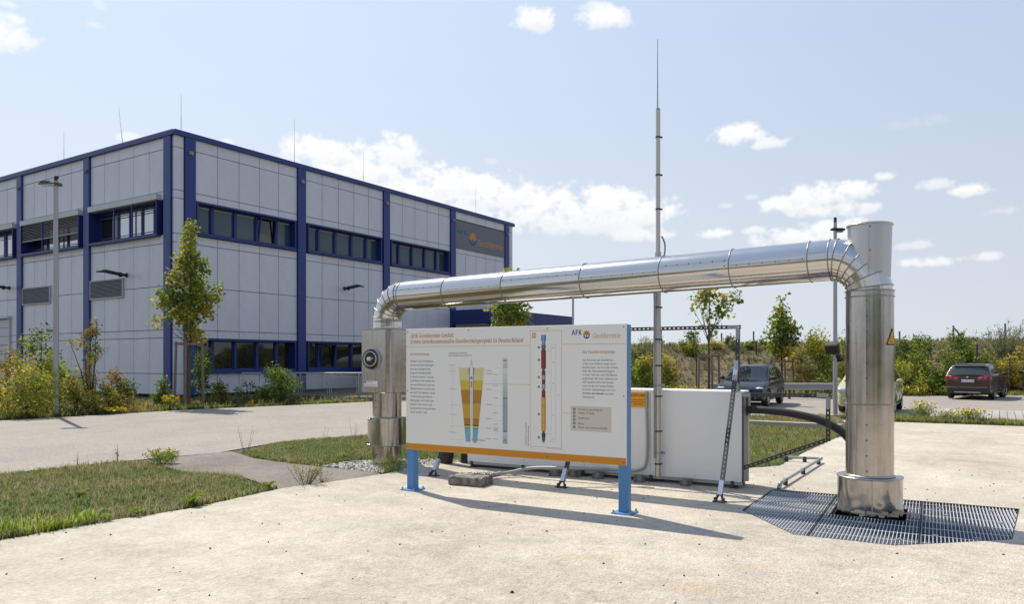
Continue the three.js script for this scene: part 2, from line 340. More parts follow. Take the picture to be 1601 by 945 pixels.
// ---------------------------------------------------------------- lettering drawn on canvases
function italic(x, text, px, py, size, font, colour, width, slant = 0.17, weight = '') {
  x.save(); x.font = weight + size + 'px ' + font; x.fillStyle = colour;
  const w = x.measureText(text).width, k = width ? width / w : 1;
  x.transform(k, 0, -slant, 1, px, py); x.fillText(text, 0, 0); x.restore();
}
function plain(x, text, px, py, size, font, colour, width, weight = '') {
  x.save(); x.font = weight + size + 'px ' + font; x.fillStyle = colour;
  const w = x.measureText(text).width; x.translate(px, py); x.scale(width ? width / w : 1, 1); x.fillText(text, 0, 0); x.restore();
}
function logo(x, px, py, s, blue, orange, wide) {       // letters, rising sun over a bowl, second word
  plain(x, 'AFK', px, py, 56 * s, 'sans-serif', blue, wide ? 200 : 86 * s, 'bold ');
  const cx = wide ? px + 318 : px + 126 * s, cy = wide ? py + 40 : py + 2 * s, r = wide ? 68 : 27 * s;
  x.fillStyle = blue; x.beginPath(); x.arc(cx, cy, r, 0, Math.PI); x.fill();
  x.save(); x.globalCompositeOperation = 'source-over'; x.fillStyle = wide ? '#6f7079' : '#e0ddd8'; x.beginPath(); x.arc(cx, cy - r * 0.05, r * 0.66, 0, Math.PI); x.fill(); x.restore();
  x.fillStyle = blue; x.fillRect(cx - r * 0.12, cy - r * 0.1, r * 0.24, r * 0.95);
  x.fillStyle = orange; x.beginPath();
  for (let i = 0; i <= 10; i++) { const a = Math.PI * (1 + i / 10), q = i % 2 ? r * 1.18 : r * 0.86; const k = i === 0 || i === 10 ? 1 : 1; x.lineTo(cx + Math.cos(a) * q * k, cy + Math.sin(a) * q * 1.25); }
  x.lineTo(cx + r * 0.2, cy + r * 0.02); x.lineTo(cx + r * 0.13, cy - r * 0.2); x.lineTo(cx - r * 0.13, cy - r * 0.2); x.lineTo(cx - r * 0.2, cy + r * 0.02); x.closePath(); x.fill();
  if (wide) italic(x, 'Geothermie', px + 420, py + 90, 108, 'sans-serif', orange, 555, 0.12);
  else italic(x, 'Geothermie', px + 172 * s, py + 26 * s, 50 * s, 'serif', orange, 228 * s);
}
// ---------------------------------------------------------------- office building
const building = thing('office_building', 'grey panelled two storey office building with blue pilasters and ribbon windows', 'building', -15.19, 34, 0, 0.9956);
{
  const B = building, H = 11.9;
  // face 'r': s to the right from the corner, outward +z. face 'l': s to the left from the corner, outward -x
  const put = (face, name, g, mat, s, y, out, parent = B, opt = {}) => {
    const m = mk(name, g, mat, parent, opt);
    if (face === 'r') m.position.set(s, y, out); else { m.position.set(-out, y, -s); m.rotation.y = -Math.PI / 2; }
    return m;
  };
  mk('wall', [box(27.3, H - 0.1, 35.9, 14.29, H / 2 + 0.05, -18.62)], M.joint, B);
  const rows = [[0.1, 1.06], [1.06, 2.70], [2.70, 3.07], [3.07, 5.07], [5.07, 7.03], [7.03, 7.43], [7.43, 9.03], [9.03, 9.40], [9.40, 11.33], [11.33, 11.9]];
  const GAP = 0.025, cache = {}, rest = [];
  const R = rng(21);
  const tones = [1, 0.975, 1.02, 0.99].map((k) => { const m = M.clad.clone(); m.color.setScalar(k); m.userData.metres = true; return m; });
  function panel(face, s0, s1, y0, y1, single = true) {
    const w = s1 - s0 - GAP, h = y1 - y0 - GAP, key = face + w.toFixed(2) + '_' + h.toFixed(2);
    const s = (s0 + s1) / 2, y = (y0 + y1) / 2;
    if (!single) { rest.push(face === 'r' ? box(w, h, 0.04, s, y, -0.02) : box(0.04, h, w, 0.02, y, -s)); return; }
    cache[key] ??= metreUV(prep(rbox(w, h, 0.04, 0.006, 0, 0, 0)));
    put(face, 'wall_panel', cache[key], tones[Math.floor(R() * 4)], s, y, -0.02);
  }
  // dark sub-wall just behind the joints (window openings stay open)
  const sub = [];
  const subwall = (face, s0, s1, y0, y1) => sub.push(face === 'r' ? box(s1 - s0, y1 - y0, 0.5, (s0 + s1) / 2, (y0 + y1) / 2, -0.30) : box(0.5, y1 - y0, s1 - s0, 0.30, (y0 + y1) / 2, -(s0 + s1) / 2));
  const rBays = [[1.01, 7.02], [7.58, 13.62], [14.18, 20.22], [20.78, 26.87]], rPil = [0.73, 7.30, 13.90, 20.50, 27.15];
  const lBays = [[0.75, 7.07], [7.63, 14.06], [14.60, 20.92], [21.48, 27.8]], lPil = [0.475, 7.35, 14.33, 21.2, 28.08];
  const doBay = (face, [s0, s1], bay) => {
    const w = (s1 - s0) / 5;
    rows.forEach(([y0, y1], r) => {
      const win = face === 'r' ? (r === 6 && bay < 3) || (r === 1 && bay < 3) : r === 6;
      if (win) return;
      if (face === 'r' && bay === 3 && r === 8) return;                       // the sign board hangs here
      for (let k = 0; k < 5; k++) {
        let a = s0 + k * w, b = a + w;
        if (face === 'l' && bay === 2 && r <= 3 && k >= 0) { if (k > 0) { if (r === 3) panel(face, a, b, 4.1, y1, false); continue; } }
        const shown = face === 'r' ? !(bay >= 2 && r <= 3) : bay < 2 || (bay === 2 && k < 3);
        panel(face, a, b, y0, y1, shown);
      }
    });
    // backing
    if (face === 'r') {
      if (bay < 3) { subwall(face, s0 - 0.3, s1 + 0.3, 0.05, 1.10); subwall(face, s0 - 0.3, s1 + 0.3, 2.66, 7.46); subwall(face, s0 - 0.3, s1 + 0.3, 9.0, H); }
      else subwall(face, s0 - 0.3, s1 + 1.1, 0.05, H);
    } else { subwall(face, s0 - 0.3, s1 + 0.3, 0.05, 7.46); subwall(face, s0 - 0.3, s1 + 0.3, 9.0, H); }
  };
  rBays.forEach((b, i) => doBay('r', b, i));
  lBays.forEach((b, i) => doBay('l', b, i));
  for (const [y0, y1] of rows) { panel('r', 0.03, 0.45, y0, y1); panel('l', 0.03, 0.20, y0, y1); panel('r', 27.43, 28, y0, y1, false); }
  // piers between the openings
  for (const p of rPil) subwall('r', p - 0.45, p + 0.45, 0.05, H);
  for (const p of lPil) subwall('l', p - 0.45, p + 0.45, 0.05, H);
  mk('wall_backing', sub, M.joint, B);
  mk('wall_panels', rest, M.clad, B, { kind: 'stuff' });
  // rounded corner trim
  mk('corner_trim', rows.map(([y0, y1]) => cyl(0.045, 0.045, y1 - y0 - GAP, 0.035, (y0 + y1) / 2, -0.035, 0, 0, 0, 16)), M.clad, B);
  const pilG = rbox(0.54, H - 0.05, 0.16, 0.015, 0, 0, 0);
  for (const p of rPil) { const m = put('r', 'pilaster', pilG, M.blue, p, H / 2 + 0.02, 0.02); mk('spout', [box(0.2, 0.16, 0.1, 0, 5.2, 0.1), cyl(0.06, 0.06, 0.05, 0, 5.2, 0.16, Math.PI / 2)], std([0.32, 0.28, 0.2], 0.5), m); }
  for (const p of lPil) { const m = put('l', 'pilaster', pilG, M.blue, p, H / 2 + 0.02, 0.02); if (p > 1) mk('spout', [box(0.2, 0.16, 0.1, 0, 5.2, 0.1), cyl(0.06, 0.06, 0.05, 0, 5.2, 0.16, Math.PI / 2)], std([0.2, 0.19, 0.17], 0.5), m); }
  mk('roof', box(27.6, 0.06, 36, 14, H + 0.09, -18.2), std([0.4, 0.4, 0.4], 0.9), B);
  mk('coping', [rbox(28.3, 0.20, 0.34, 0.015, 14.0, H + 0.06, -0.04), rbox(0.34, 0.20, 35.6, 0.015, 0.04, H + 0.061, -18), rbox(0.34, 0.20, 36.0, 0.015, 27.98, H + 0.062, -18.1), box(28.1, 0.05, 0.1, 14, H + 0.18, 0.06), box(0.1, 0.05, 36, -0.06, H + 0.181, -18)], M.blue, B);
  // ---- ribbon windows of the long face
  const blind = std([0.33, 0.34, 0.33], 0.8);
  function ribbon(s0, s1, y0, y1, glass, tilt) {
    const w = s1 - s0, h = y1 - y0, d = 0.36;
    const f = put('r', 'window', [box(w, 0.09, 0.5, 0, h / 2 - 0.045, -0.18), box(w, 0.17, 0.5, 0, -h / 2 + 0.085, -0.18), box(0.09, h - 0.26, 0.5, -w / 2 + 0.045, -0.04 + 0.08, -0.18), box(0.09, h - 0.26, 0.5, w / 2 - 0.045, -0.04 + 0.08, -0.18)], M.blueDeep, (s0 + s1) / 2, (y0 + y1) / 2, 0);
    const inner = w - 0.18, ph = h - 0.26, xs = [0, 0.17, 0.395, 0.62, 0.835, 1].map((t) => -inner / 2 + t * inner);
    for (let i = 1; i < 5; i++) mk('mullion', box(0.15, ph, 0.12, xs[i], 0.04, -d + 0.06), M.blueDeep, f);
    for (let i = 0; i < 5; i++) {
      const a = xs[i] + (i ? 0.075 : 0), b = xs[i + 1] - (i < 4 ? 0.075 : 0), c = (a + b) / 2, pw = b - a;
      if (i === tilt) { mk('pane', box(pw - 0.02, ph - 0.02, 0.03, c, 0.04 , -d - 0.02), M.glassLow, f); mk('open_sash', [box(pw, 0.08, 0.06, c, ph / 2 - 0.02, -d + 0.24, 0.12), box(pw, 0.08, 0.06, c, -ph / 2 + 0.08, -d + 0.06), bar(V(c - pw / 2 + 0.04, -ph / 2 + 0.08, -d + 0.06), V(c - pw / 2 + 0.04, ph / 2 - 0.02, -d + 0.25), 0.06, 0.08, V(0, 0, 1)), bar(V(c + pw / 2 - 0.04, -ph / 2 + 0.08, -d + 0.06), V(c + pw / 2 - 0.04, ph / 2 - 0.02, -d + 0.25), 0.06, 0.08, V(0, 0, 1))], M.blueDeep, f); }
      else {
        mk('pane', box(pw, ph, 0.03, c, 0.04, -d), glass, f);
        mk('pane_frame', [box(pw, 0.05, 0.05, c, 0.04 + ph / 2 - 0.025, -d + 0.035), box(pw, 0.05, 0.05, c, 0.04 - ph / 2 + 0.025, -d + 0.035), box(0.05, ph - 0.1, 0.05, a + 0.025, 0.04, -d + 0.035), box(0.05, ph - 0.1, 0.05, b - 0.025, 0.04, -d + 0.035)], M.blue, f);
        if (glass === M.glassUp) mk('blind_box', box(pw * 0.9, 0.07, 0.02, c, 0.04 + ph / 2 - 0.11, -d + 0.03), blind, f);
      }
    }
    mk('sill', rbox(w + 0.04, 0.05, 0.12, 0.01, 0, -h / 2 + 0.02, 0.1), M.blue, f);
    return f;
  }
  ribbon(1.05, 6.93, 7.45, 9.05, M.glassUp, 3); ribbon(7.72, 13.5, 7.45, 9.05, M.glassUp, -1); ribbon(14.32, 20.1, 7.45, 9.05, M.glassUp, -1);
  ribbon(1.05, 6.93, 1.06, 2.70, M.glassLow, -1); ribbon(7.72, 13.5, 1.06, 2.70, M.glassLow, 1); ribbon(14.32, 20.1, 1.06, 2.70, M.glassLow, -1);
  // ---- sun-shade window boxes of the short face
  function shadeBox(s0, s1, y0, y1, blindDrop) {
    const w = s1 - s0, h = y1 - y0, ph = h - 0.12, y = 0.02;
    // local x grows to the right (towards the corner), outward +z
    const f = put('l', 'window', [box(w, 0.07, 0.66, 0, -h / 2 + 0.035, -0.12), box(0.06, h - 0.07, 0.66, -w / 2 + 0.03, 0.035, -0.12), box(0.06, h - 0.07, 0.66, w / 2 - 0.03, 0.035, -0.12), box(w - 0.12, 0.05, 0.4, 0, h / 2 - 0.03, -0.24)], M.blueDeep, (s0 + s1) / 2, (y0 + y1) / 2, 0);
    mk('shade_housing', rbox(w + 0.02, 0.27, 0.24, 0.01, 0, h / 2 + 0.14, 0.12), std([0.52, 0.52, 0.51], 0.5), f);
    const xs = [0, 0.28, 0.46, 0.64, 0.82, 1].map((t) => -w / 2 + 0.06 + t * (w - 0.12));
    for (let i = 0; i < 5; i++) {
      const a = xs[i] + 0.05, b = xs[i + 1] - 0.05, c = (a + b) / 2;
      mk('pane', box(b - a, ph - 0.1, 0.02, c, y, -0.40), i === 0 ? M.glassLow : M.glassLeft, f);
      mk('pane_frame', [box(0.09, ph, 0.09, xs[i] + 0.045, y, -0.37), box(b - a, 0.1, 0.08, c, y + ph / 2 - 0.05, -0.37), box(b - a, 0.1, 0.08, c, y - ph / 2 + 0.05, -0.37)], M.blue, f);
    }
    for (const t of [0.335, 0.6]) mk('guide_rail', box(0.05, h - 0.08, 0.06, -w / 2 + t * w + 0.3, 0.04, 0.16), M.blue, f);
    mk('guard_bar', [box(w - 0.2, 0.035, 0.035, 0, -h / 2 + 0.28, -0.22), box(w - 0.2, 0.035, 0.035, 0, h / 2 - 0.32, -0.22)], M.blueDeep, f);
    if (blindDrop) for (let k = 0; k < blindDrop; k++) mk('slat', box(w - 0.2, 0.012, 0.085, 0, h / 2 - 0.06 - k * 0.082, 0.12, 0.55), std([0.34, 0.325, 0.31], 0.5), f);
    if (blindDrop) mk('bottom_rail', box(w - 0.2, 0.05, 0.09, 0, h / 2 - 0.06 - blindDrop * 0.082, 0.12), std([0.3, 0.3, 0.3], 0.5), f);
    mk('sill', rbox(w + 0.1, 0.06, 0.3, 0.01, 0, -h / 2 - 0.03, 0.1), M.blue, f);
  }
  shadeBox(1.09, 6.93, 7.43, 9.03, 0); shadeBox(7.85, 13.9, 7.43, 9.03, 10); shadeBox(14.8, 20.7, 7.43, 9.03, 0); shadeBox(21.7, 27.6, 7.43, 9.03, 0);
  // ---- louvred vents
  for (const [s0, s1] of [[4.09, 7.05], [11.0, 14.03]]) {
    const w = s1 - s0, h = 0.95, v = put('l', 'vent', [box(w, 0.06, 0.1, 0, h / 2 - 0.03, 0.03), box(w, 0.06, 0.1, 0, -h / 2 + 0.03, 0.03), box(0.06, h - 0.12, 0.1, -w / 2 + 0.03, 0, 0.03), box(0.06, h - 0.12, 0.1, w / 2 - 0.03, 0, 0.03)], std([0.42, 0.42, 0.44], 0.5), (s0 + s1) / 2, 5.17, 0);
    mk('vent_back', box(w - 0.1, h - 0.1, 0.02, 0, 0, 0.012), M.joint, v);
    for (let k = 0; k < 13; k++) mk('slat', box(w - 0.12, 0.045, 0.012, 0, -h / 2 + 0.1 + k * 0.0625, 0.055, -0.7), std([0.23, 0.225, 0.225], 0.55), v);
  }
  // ---- wall lamps on arms
  for (const [face, s] of [['l', 3.84], ['l', 15.6], ['r', 10.45], ['r', 23.5]]) {
    const l = put(face, 'wall_lamp', [cyl(0.07, 0.07, 0.3, 0, 0, 0.15, Math.PI / 2), box(0.16, 0.2, 0.04, 0, 0, 0.02), sph(0.12, 0, 0, 0.32)], M.black, s, 5.75, 0);
    mk('lamp_head', [rbox(0.36, 0.12, 0.8, 0.05, 0, 0.06, 0.75, -0.12), rbox(0.28, 0.07, 0.4, 0.03, 0, 0.06, 1.22, 0.1)], M.black, l);
  }
  // ---- roller door on the short face
  {
    const f = put('l', 'garage_door', [box(0.12, 4.0, 0.16, -2.85, 0, 0), box(0.12, 4.0, 0.16, 2.85, 0, 0), box(5.9, 0.14, 0.24, 0, 2.05, 0.05)], std([0.5, 0.5, 0.52], 0.5), 18.35, 2.05, 0.02);
    for (let k = 0; k < 8; k++) mk('panel', rbox(5.5, 0.47, 0.05, 0.01, 0, -1.72 + k * 0.49, -0.02), std([0.52, 0.52, 0.53], 0.5), f);
    mk('pane', box(0.9, 0.35, 0.03, 2.0, -0.75, 0.03), M.glassLow, f);
  }
  // ---- sign board
  {
    const c = document.createElement('canvas'); c.width = 1024; c.height = 324; const x = c.getContext('2d');
    x.fillStyle = '#6f7079'; x.fillRect(0, 0, 1024, 324);
    logo(x, 20, 150, 300 / 250, '#1d4f93', '#dd8a22', true);
    const t = canvasTex(c);
    put('r', 'sign_board', rbox(6.06, 1.93, 0.05, 0.005, 0, 0, 0), std([0.16, 0.16, 0.18], 0.5), 23.83, 10.3, 0.01, B, { label: 'grey board with blue and orange company lettering' });
    put('r', 'sign_print', new THREE.PlaneGeometry(6.04, 1.91), std([0.9, 0.9, 0.9], 0.5, 0, { map: t }), 23.83, 10.3, 0.0385);
  }
  // ---- entrance canopy
  {
    const x0 = 20.3, x1 = 31.4, p = 3.25;
    const cn = mk('canopy', [rbox(x1 - x0, 0.96, 0.1, 0.01, (x0 + x1) / 2, 4.57, p), rbox(0.1, 0.96, p - 0.2, 0.01, x0 + 0.05, 4.57, p / 2 - 0.02), box(x1 - x0 - 0.2, 0.2, p - 0.3, (x0 + x1) / 2, 4.4, p / 2), rbox(0.1, 0.96, p + 3, 0.01, x1 - 0.05, 4.571, p / 2 - 1.6)], M.blueDeep, B);
    for (let k = 1; k < 4; k++) mk('fascia_joint', box(0.03, 0.94, 0.012, x0 + k * 2.8, 4.57, p + 0.052), M.joint, cn);
    mk('downlight', [box(0.5, 0.18, 0.35, x0 + 1.2, 4.2, 2.4), cyl(0.06, 0.06, 0.3, x0 + 1.6, 4.15, 2.5)], M.black, cn);
    mk('canopy_column', [cyl(0.09, 0.09, 4.1, x1 - 0.6, 2.05, p - 0.3), cyl(0.09, 0.09, 4.1, 24.9, 2.05, p - 0.3)], M.galv, B);
  }
  // ---- lightning rods on the roof
  const rodAt = (x, z, h, lean = 0) => mk('lightning_rod', [rod(V(x, H, z), V(x + lean * 0.5, H + h * 0.5, z), 0.015, 0.012), rod(V(x + lean * 0.5, H + h * 0.5, z), V(x + lean, H + h, z), 0.009, 0.005), cyl(0.16, 0.16, 0.08, x, H + 0.16, z)], M.galv, B);
  rodAt(0.9, -0.9, 2.2); rodAt(0.5, -5.0, 2.2, -0.25); rodAt(0.6, -10.9, 2.1); rodAt(7.9, -1.2, 3.0); rodAt(8.6, -5.5, 2.3); rodAt(13.0, -1.0, 2.3); rodAt(24.6, -1.0, 2.6);
}
// ---------------------------------------------------------------- thermal water pipe arch
const CR = V(4.0, 0, -8.44), CL = V(-2.06, 0, -12.45);          // feet of the two columns
{
  const T = thing('steel_pipe_arch', 'large shiny stainless steel pipe arch spanning behind the information board', 'pipe', 4.0, 8.44);
  const o = CR;
  const rel = (v) => V(v.x - o.x, v.y, v.z - o.z);
  const R0 = 0.235, top = V(0, 2.845, 0), topL = rel(V(CL.x, 2.735, CL.z));
  const dir = new THREE.Vector3().subVectors(topL, top).normalize(), flatDir = V(dir.x, 0, dir.z).normalize();
  // length of pipe between two mitre planes
  function piece(a, b, na, nb, r, n = 56, lap = true) {
    const ax = new THREE.Vector3().subVectors(b, a).normalize();
    const ref = Math.abs(ax.y) > 0.95 ? flatDir : V(0, 1, 0);
    const e1 = new THREE.Vector3().crossVectors(ax, ref).normalize(), e2 = new THREE.Vector3().crossVectors(e1, ax);
    const pos = [], nor = [], uv = [], idx = [], L = a.distanceTo(b);
    for (let j = 0; j <= 1; j++) for (let i = 0; i <= n; i++) {
      const t = i / n * Math.PI * 2, d = e1.clone().multiplyScalar(Math.cos(t)).addScaledVector(e2, Math.sin(t));
      const c = j ? b : a, nn = j ? nb : na;
      const p = c.clone().addScaledVector(d, r);
      p.addScaledVector(ax, -nn.dot(new THREE.Vector3().subVectors(p, c)) / nn.dot(ax));
      pos.push(p.x, p.y, p.z); nor.push(d.x, d.y, d.z); uv.push(i / n * 1.5, j * L);
      if (!j && i < n) { const q = i, s = i + n + 1; idx.push(q, s, q + 1, q + 1, s, s + 1); }
    }
    const g = new THREE.BufferGeometry();
    g.setAttribute('position', new THREE.Float32BufferAttribute(pos, 3)); g.setAttribute('normal', new THREE.Float32BufferAttribute(nor, 3)); g.setAttribute('uv', new THREE.Float32BufferAttribute(uv, 2)); g.setIndex(idx);
    return g;
  }
  function ring(c, nrm, ax, r, t = 0.0065) {    // raised bead where two jackets meet
    const ref = Math.abs(ax.y) > 0.95 ? flatDir : V(0, 1, 0), e1 = new THREE.Vector3().crossVectors(ax, ref).normalize(), e2 = new THREE.Vector3().crossVectors(e1, ax);
    const pts = [];
    for (let i = 0; i < 48; i++) { const a = i / 48 * Math.PI * 2, d = e1.clone().multiplyScalar(Math.cos(a)).addScaledVector(e2, Math.sin(a)), p = c.clone().addScaledVector(d, r); p.addScaledVector(ax, -nrm.dot(new THREE.Vector3().subVectors(p, c)) / nrm.dot(ax)); pts.push(p); }
    return new THREE.TubeGeometry(new THREE.CatmullRomCurve3(pts, true), 96, t, 6, true);
  }
  // mitred elbow from a vertical axis into the horizontal run
  function elbow(cx, cz, yTop, d, rb, n, r) {
    const c0 = V(cx, yTop - rb, cz), pts = [];
    const ctr = c0.clone().addScaledVector(d, rb);
    for (let k = 0; k <= n; k++) { const a = k / n * Math.PI / 2; pts.push(ctr.clone().addScaledVector(d, -rb * Math.cos(a)).add(V(0, rb * Math.sin(a), 0))); }
    const mid = [c0];
    for (let k = 0; k < n; k++) { const a = (k + 0.5) / n * Math.PI / 2, q = rb / Math.cos(Math.PI / 4 / n); mid.push(ctr.clone().addScaledVector(d, -q * Math.cos(a)).add(V(0, q * Math.sin(a), 0))); }
    mid.push(pts[n]);
    for (let k = 0; k < mid.length - 1; k++) {
      const a = mid[k], b = mid[k + 1], ang = (i) => (i === 0 ? 0 : i === mid.length - 1 ? Math.PI / 2 : (i - 0.5) / n * Math.PI / 2);
      const nrm = (i) => { const t = ang(i); return d.clone().multiplyScalar(Math.sin(t)).add(V(0, Math.cos(t), 0)); };
      mk('elbow_segment', piece(a, b, nrm(k), nrm(k + 1), r), M.steel, T);
      mk('seam_ring', ring(a, nrm(k), new THREE.Vector3().subVectors(b, a).normalize(), r + 0.004), M.seam, T);
    }
    return pts[n];
  }
  const rb = 0.40;
  const s0 = elbow(0, 0, top.y, flatDir, rb, 6, R0), s1 = elbow(topL.x, topL.z, topL.y, flatDir.clone().negate(), rb, 6, R0);
  // straight run in six jackets with a folded, riveted seam on each
  const ax = new THREE.Vector3().subVectors(s1, s0), L = ax.length(); ax.normalize();
  const cuts = [0, 0.22, 1.12, 2.02, 3.16, 4.45, 5.55, L];
  const sideN = new THREE.Vector3().crossVectors(V(0, 1, 0), ax).normalize(); if (sideN.z < 0) sideN.negate();
  const upN = new THREE.Vector3().crossVectors(sideN, ax).normalize(); if (upN.y < 0) upN.negate();
  for (let i = 0; i < cuts.length - 1; i++) {
    const a = s0.clone().addScaledVector(ax, cuts[i]), b = s0.clone().addScaledVector(ax, cuts[i + 1]), len = cuts[i + 1] - cuts[i];
    const seg = mk('pipe_segment', piece(a, b, ax, ax, R0), M.steel, T);
    mk('seam_ring', [ring(a, ax, ax, R0 + 0.004), ring(b, ax, ax, R0 + 0.003, 0.005)], M.seam, T);
    const t = 0.34 + (i % 2) * -0.30, q = sideN.clone().multiplyScalar(Math.cos(t)).addScaledVector(upN, Math.sin(t));
    const l0 = a.clone().addScaledVector(ax, 0.02).addScaledVector(q, R0 + 0.001), l1 = b.clone().addScaledVector(ax, -0.02).addScaledVector(q, R0 + 0.001);
    mk('lap_seam', bar(l0, l1, 0.016, 0.006, q), M.steelMatt, seg);
    if (len > 0.4) { const rv = []; for (let k = 0; k < len / 0.15; k++) { const p = l0.clone().addScaledVector(ax, 0.03 + k * 0.15); rv.push(sph(0.009, p.x + q.x * 0.002, p.y + q.y * 0.002, p.z + q.z * 0.002, 1, 8)); } mk('rivets', rv, M.bolt, seg, { kind: 'stuff' }); }
  }
  // ---- right column
  const jacket = (r0, r1, y0, y1, x, z, name, mat, n = 64) => { const g = cyl(r0, r1, y1 - y0, x, (y0 + y1) / 2, z, 0, 0.4, 0, n, true); return mk(name, g, mat, T); };
  const rivetLine = (r, y0, y1, x, z, a, step, parent) => { const g = []; for (let y = y0; y < y1; y += step) g.push(sph(0.010, x + Math.sin(a) * (r + 0.002), y, z + Math.cos(a) * (r + 0.002), 1, 8)); mk('rivets', g, M.bolt, parent, { kind: 'stuff' }); };
  const seamLine = (r, y0, y1, x, z, a, parent) => mk('lap_seam', box(0.014, y1 - y0, 0.006, x + Math.sin(a) * (r + 0.001), (y0 + y1) / 2, z + Math.cos(a) * (r + 0.001), 0, a, 0), M.steelMatt, parent);
  const hoop = (r, y, x, z, t = 0.007) => torus(r, t, x, y, z, Math.PI / 2, 0, 0, 64, 8);
  const aS = -0.62;
  for (const [y0, y1, r] of [[0.36, 1.21, 0.247], [1.21, 2.40, 0.247], [2.40, 2.47, 0.249]]) {
    const j = jacket(r, r, y0, y1, 0, 0, 'column_jacket', M.steelStreak);
    if (y1 - y0 > 0.3) { seamLine(r, y0 + 0.02, y1 - 0.02, 0, 0, aS, j); rivetLine(r, y0 + 0.12, y1 - 0.05, 0, 0, aS + 0.06, 0.17, j); }
  }
  mk('seam_ring', [hoop(0.250, 1.21, 0, 0), hoop(0.250, 2.40, 0, 0, 0.007), hoop(0.250, 2.465, 0, 0, 0.008)], M.seam, T);
  M.stubSteel = phys([0.52, 0.52, 0.53], 0.42, 1, { bumpMap: dentBump, bumpScale: 0.001 });
  const stub = jacket(0.212, 0.229, 2.55, 3.20, 0, 0, 'stub_pipe', M.stubSteel);
  seamLine(0.225, 2.6, 3.18, 0, 0, aS + 0.15, stub); rivetLine(0.226, 2.9, 3.2, 0, 0, aS + 0.2, 0.26, stub);
  mk('cap', [cyl(0.226, 0.226, 0.02, 0, 3.205, 0, 0, 0, 0, 48), hoop(0.230, 3.20, 0, 0, 0.012)], M.steelMatt, T);
  // foot jacket with a dented, rusty hem
  { const g = new THREE.CylinderGeometry(0.333, 0.333, 0.40, 96, 12, true), p = g.attributes.position; const hem = [];
    for (let i = 0; i < p.count; i++) {
      const x = p.getX(i), y = p.getY(i), z = p.getZ(i), a = Math.atan2(x, z), low = smooth(0.02, -0.2, y);
      const k = 1 + noise.noise(Math.sin(a) * 3 + 4, y * 7, Math.cos(a) * 3) * (0.012 + low * 0.045);
      p.setXYZ(i, x * k, y < -0.199 ? y + noise.noise(a * 5, 2, 1) * 0.02 : y, z * k);
    }
    g.computeVertexNormals(); g.translate(0, 0.205, 0);
    const fj = mk('foot_jacket', g, M.steelStreak, T);
    mk('foot_lid', [xf(new THREE.RingGeometry(0.245, 0.335, 64), 0, 0.405, 0, -Math.PI / 2), hoop(0.334, 0.40, 0, 0, 0.010), hoop(0.252, 0.415, 0, 0, 0.012)], M.steelMatt, T);
    seamLine(0.335, 0.02, 0.39, 0, 0, aS + 0.25, fj);
    const R = rng(3), flakes = [];
    for (let i = 0; i < 26; i++) { const a = -0.95 + R() * 1.9, w = 0.03 + R() * 0.08; flakes.push(box(w, 0.012 + R() * 0.03, 0.006, Math.sin(a) * 0.342, 0.02 + R() * 0.035, Math.cos(a) * 0.342, -0.5 + R() * 0.6, a, (R() - 0.5) * 0.5)); }
    mk('rusty_hem', flakes, std([0.45, 0.37, 0.27], 0.7, 0.3), T);
  }
  { // warning triangle on the column
    const c = document.createElement('canvas'); c.width = c.height = 256; const x = c.getContext('2d');
    x.fillStyle = '#d8a018'; x.fillRect(0, 0, 256, 256);
    x.strokeStyle = '#151310'; x.lineJoin = 'round'; x.lineWidth = 20; x.beginPath(); x.moveTo(128, 30); x.lineTo(232, 232); x.lineTo(24, 232); x.closePath(); x.stroke();
    x.fillStyle = '#151310'; x.fillRect(72, 196, 112, 12);
    x.lineWidth = 9; for (const k of [98, 128, 158]) { x.beginPath(); x.moveTo(k, 186); x.bezierCurveTo(k - 22, 166, k + 22, 144, k, 116); x.stroke(); }
    const g = new THREE.BufferGeometry(), pos = [], uv = [], idx = [], n = 16, a0 = 0.66, half = 0.44, r = 0.2505;
    for (let i = 0; i <= n; i++) { const t = i / n, a = a0 + (t - 0.5) * 2 * half, h = 0.195 * (1 - Math.abs(t - 0.5) * 2); for (const [j, hh] of [[0, 0], [1, h]]) { pos.push(Math.sin(a) * r, 1.86 + hh, Math.cos(a) * r); uv.push(t, 0.06 + 0.9 * hh / 0.195); } if (i < n) { const q = i * 2; idx.push(q, q + 2, q + 1, q + 1, q + 2, q + 3); } }
    g.setAttribute('position', new THREE.Float32BufferAttribute(pos, 3)); g.setAttribute('uv', new THREE.Float32BufferAttribute(uv, 2)); g.setIndex(idx); g.computeVertexNormals();
    mk('warning_sticker', g, std([1, 1, 1], 0.5, 0, { map: canvasTex(c) }), T, { label: 'yellow triangular warning sticker with black border' });
  }
  // ---- left column
  const lx = topL.x, lz = topL.z, rl = 0.238;
  const band = (y0, y1, r) => { const j = jacket(r, r, y0, y1, lx, lz, 'column_jacket', M.steelStreak); seamLine(r, y0 + 0.01, y1 - 0.01, lx, lz, 0.05, j); return j; };
  const j0 = band(-0.05, 0.30, rl); rivetLine(rl, 0.02, 0.28, lx, lz, -0.62, 0.14, j0);
  const j1 = band(0.76, 1.2, rl); rivetLine(rl, 0.8, 1.18, lx, lz, -0.7, 0.12, j1);
  band(0.30, 0.76, 0.318);
  mk('flange_band', [xf(new THREE.RingGeometry(0.23, 0.33, 64), lx, 0.762, lz, -Math.PI / 2), xf(new THREE.RingGeometry(0.23, 0.33, 64), lx, 0.298, lz, Math.PI / 2), hoop(0.320, 0.755, lx, lz, 0.006), hoop(0.320, 0.305, lx, lz, 0.006), ...[0.74, 0.32].flatMap((y) => [-1.05, -0.85].map((a) => sph(0.022, lx + Math.sin(a) * 0.33, y, lz + Math.cos(a) * 0.33, [1, 0.6, 1], 8)))], M.steelMatt, T);
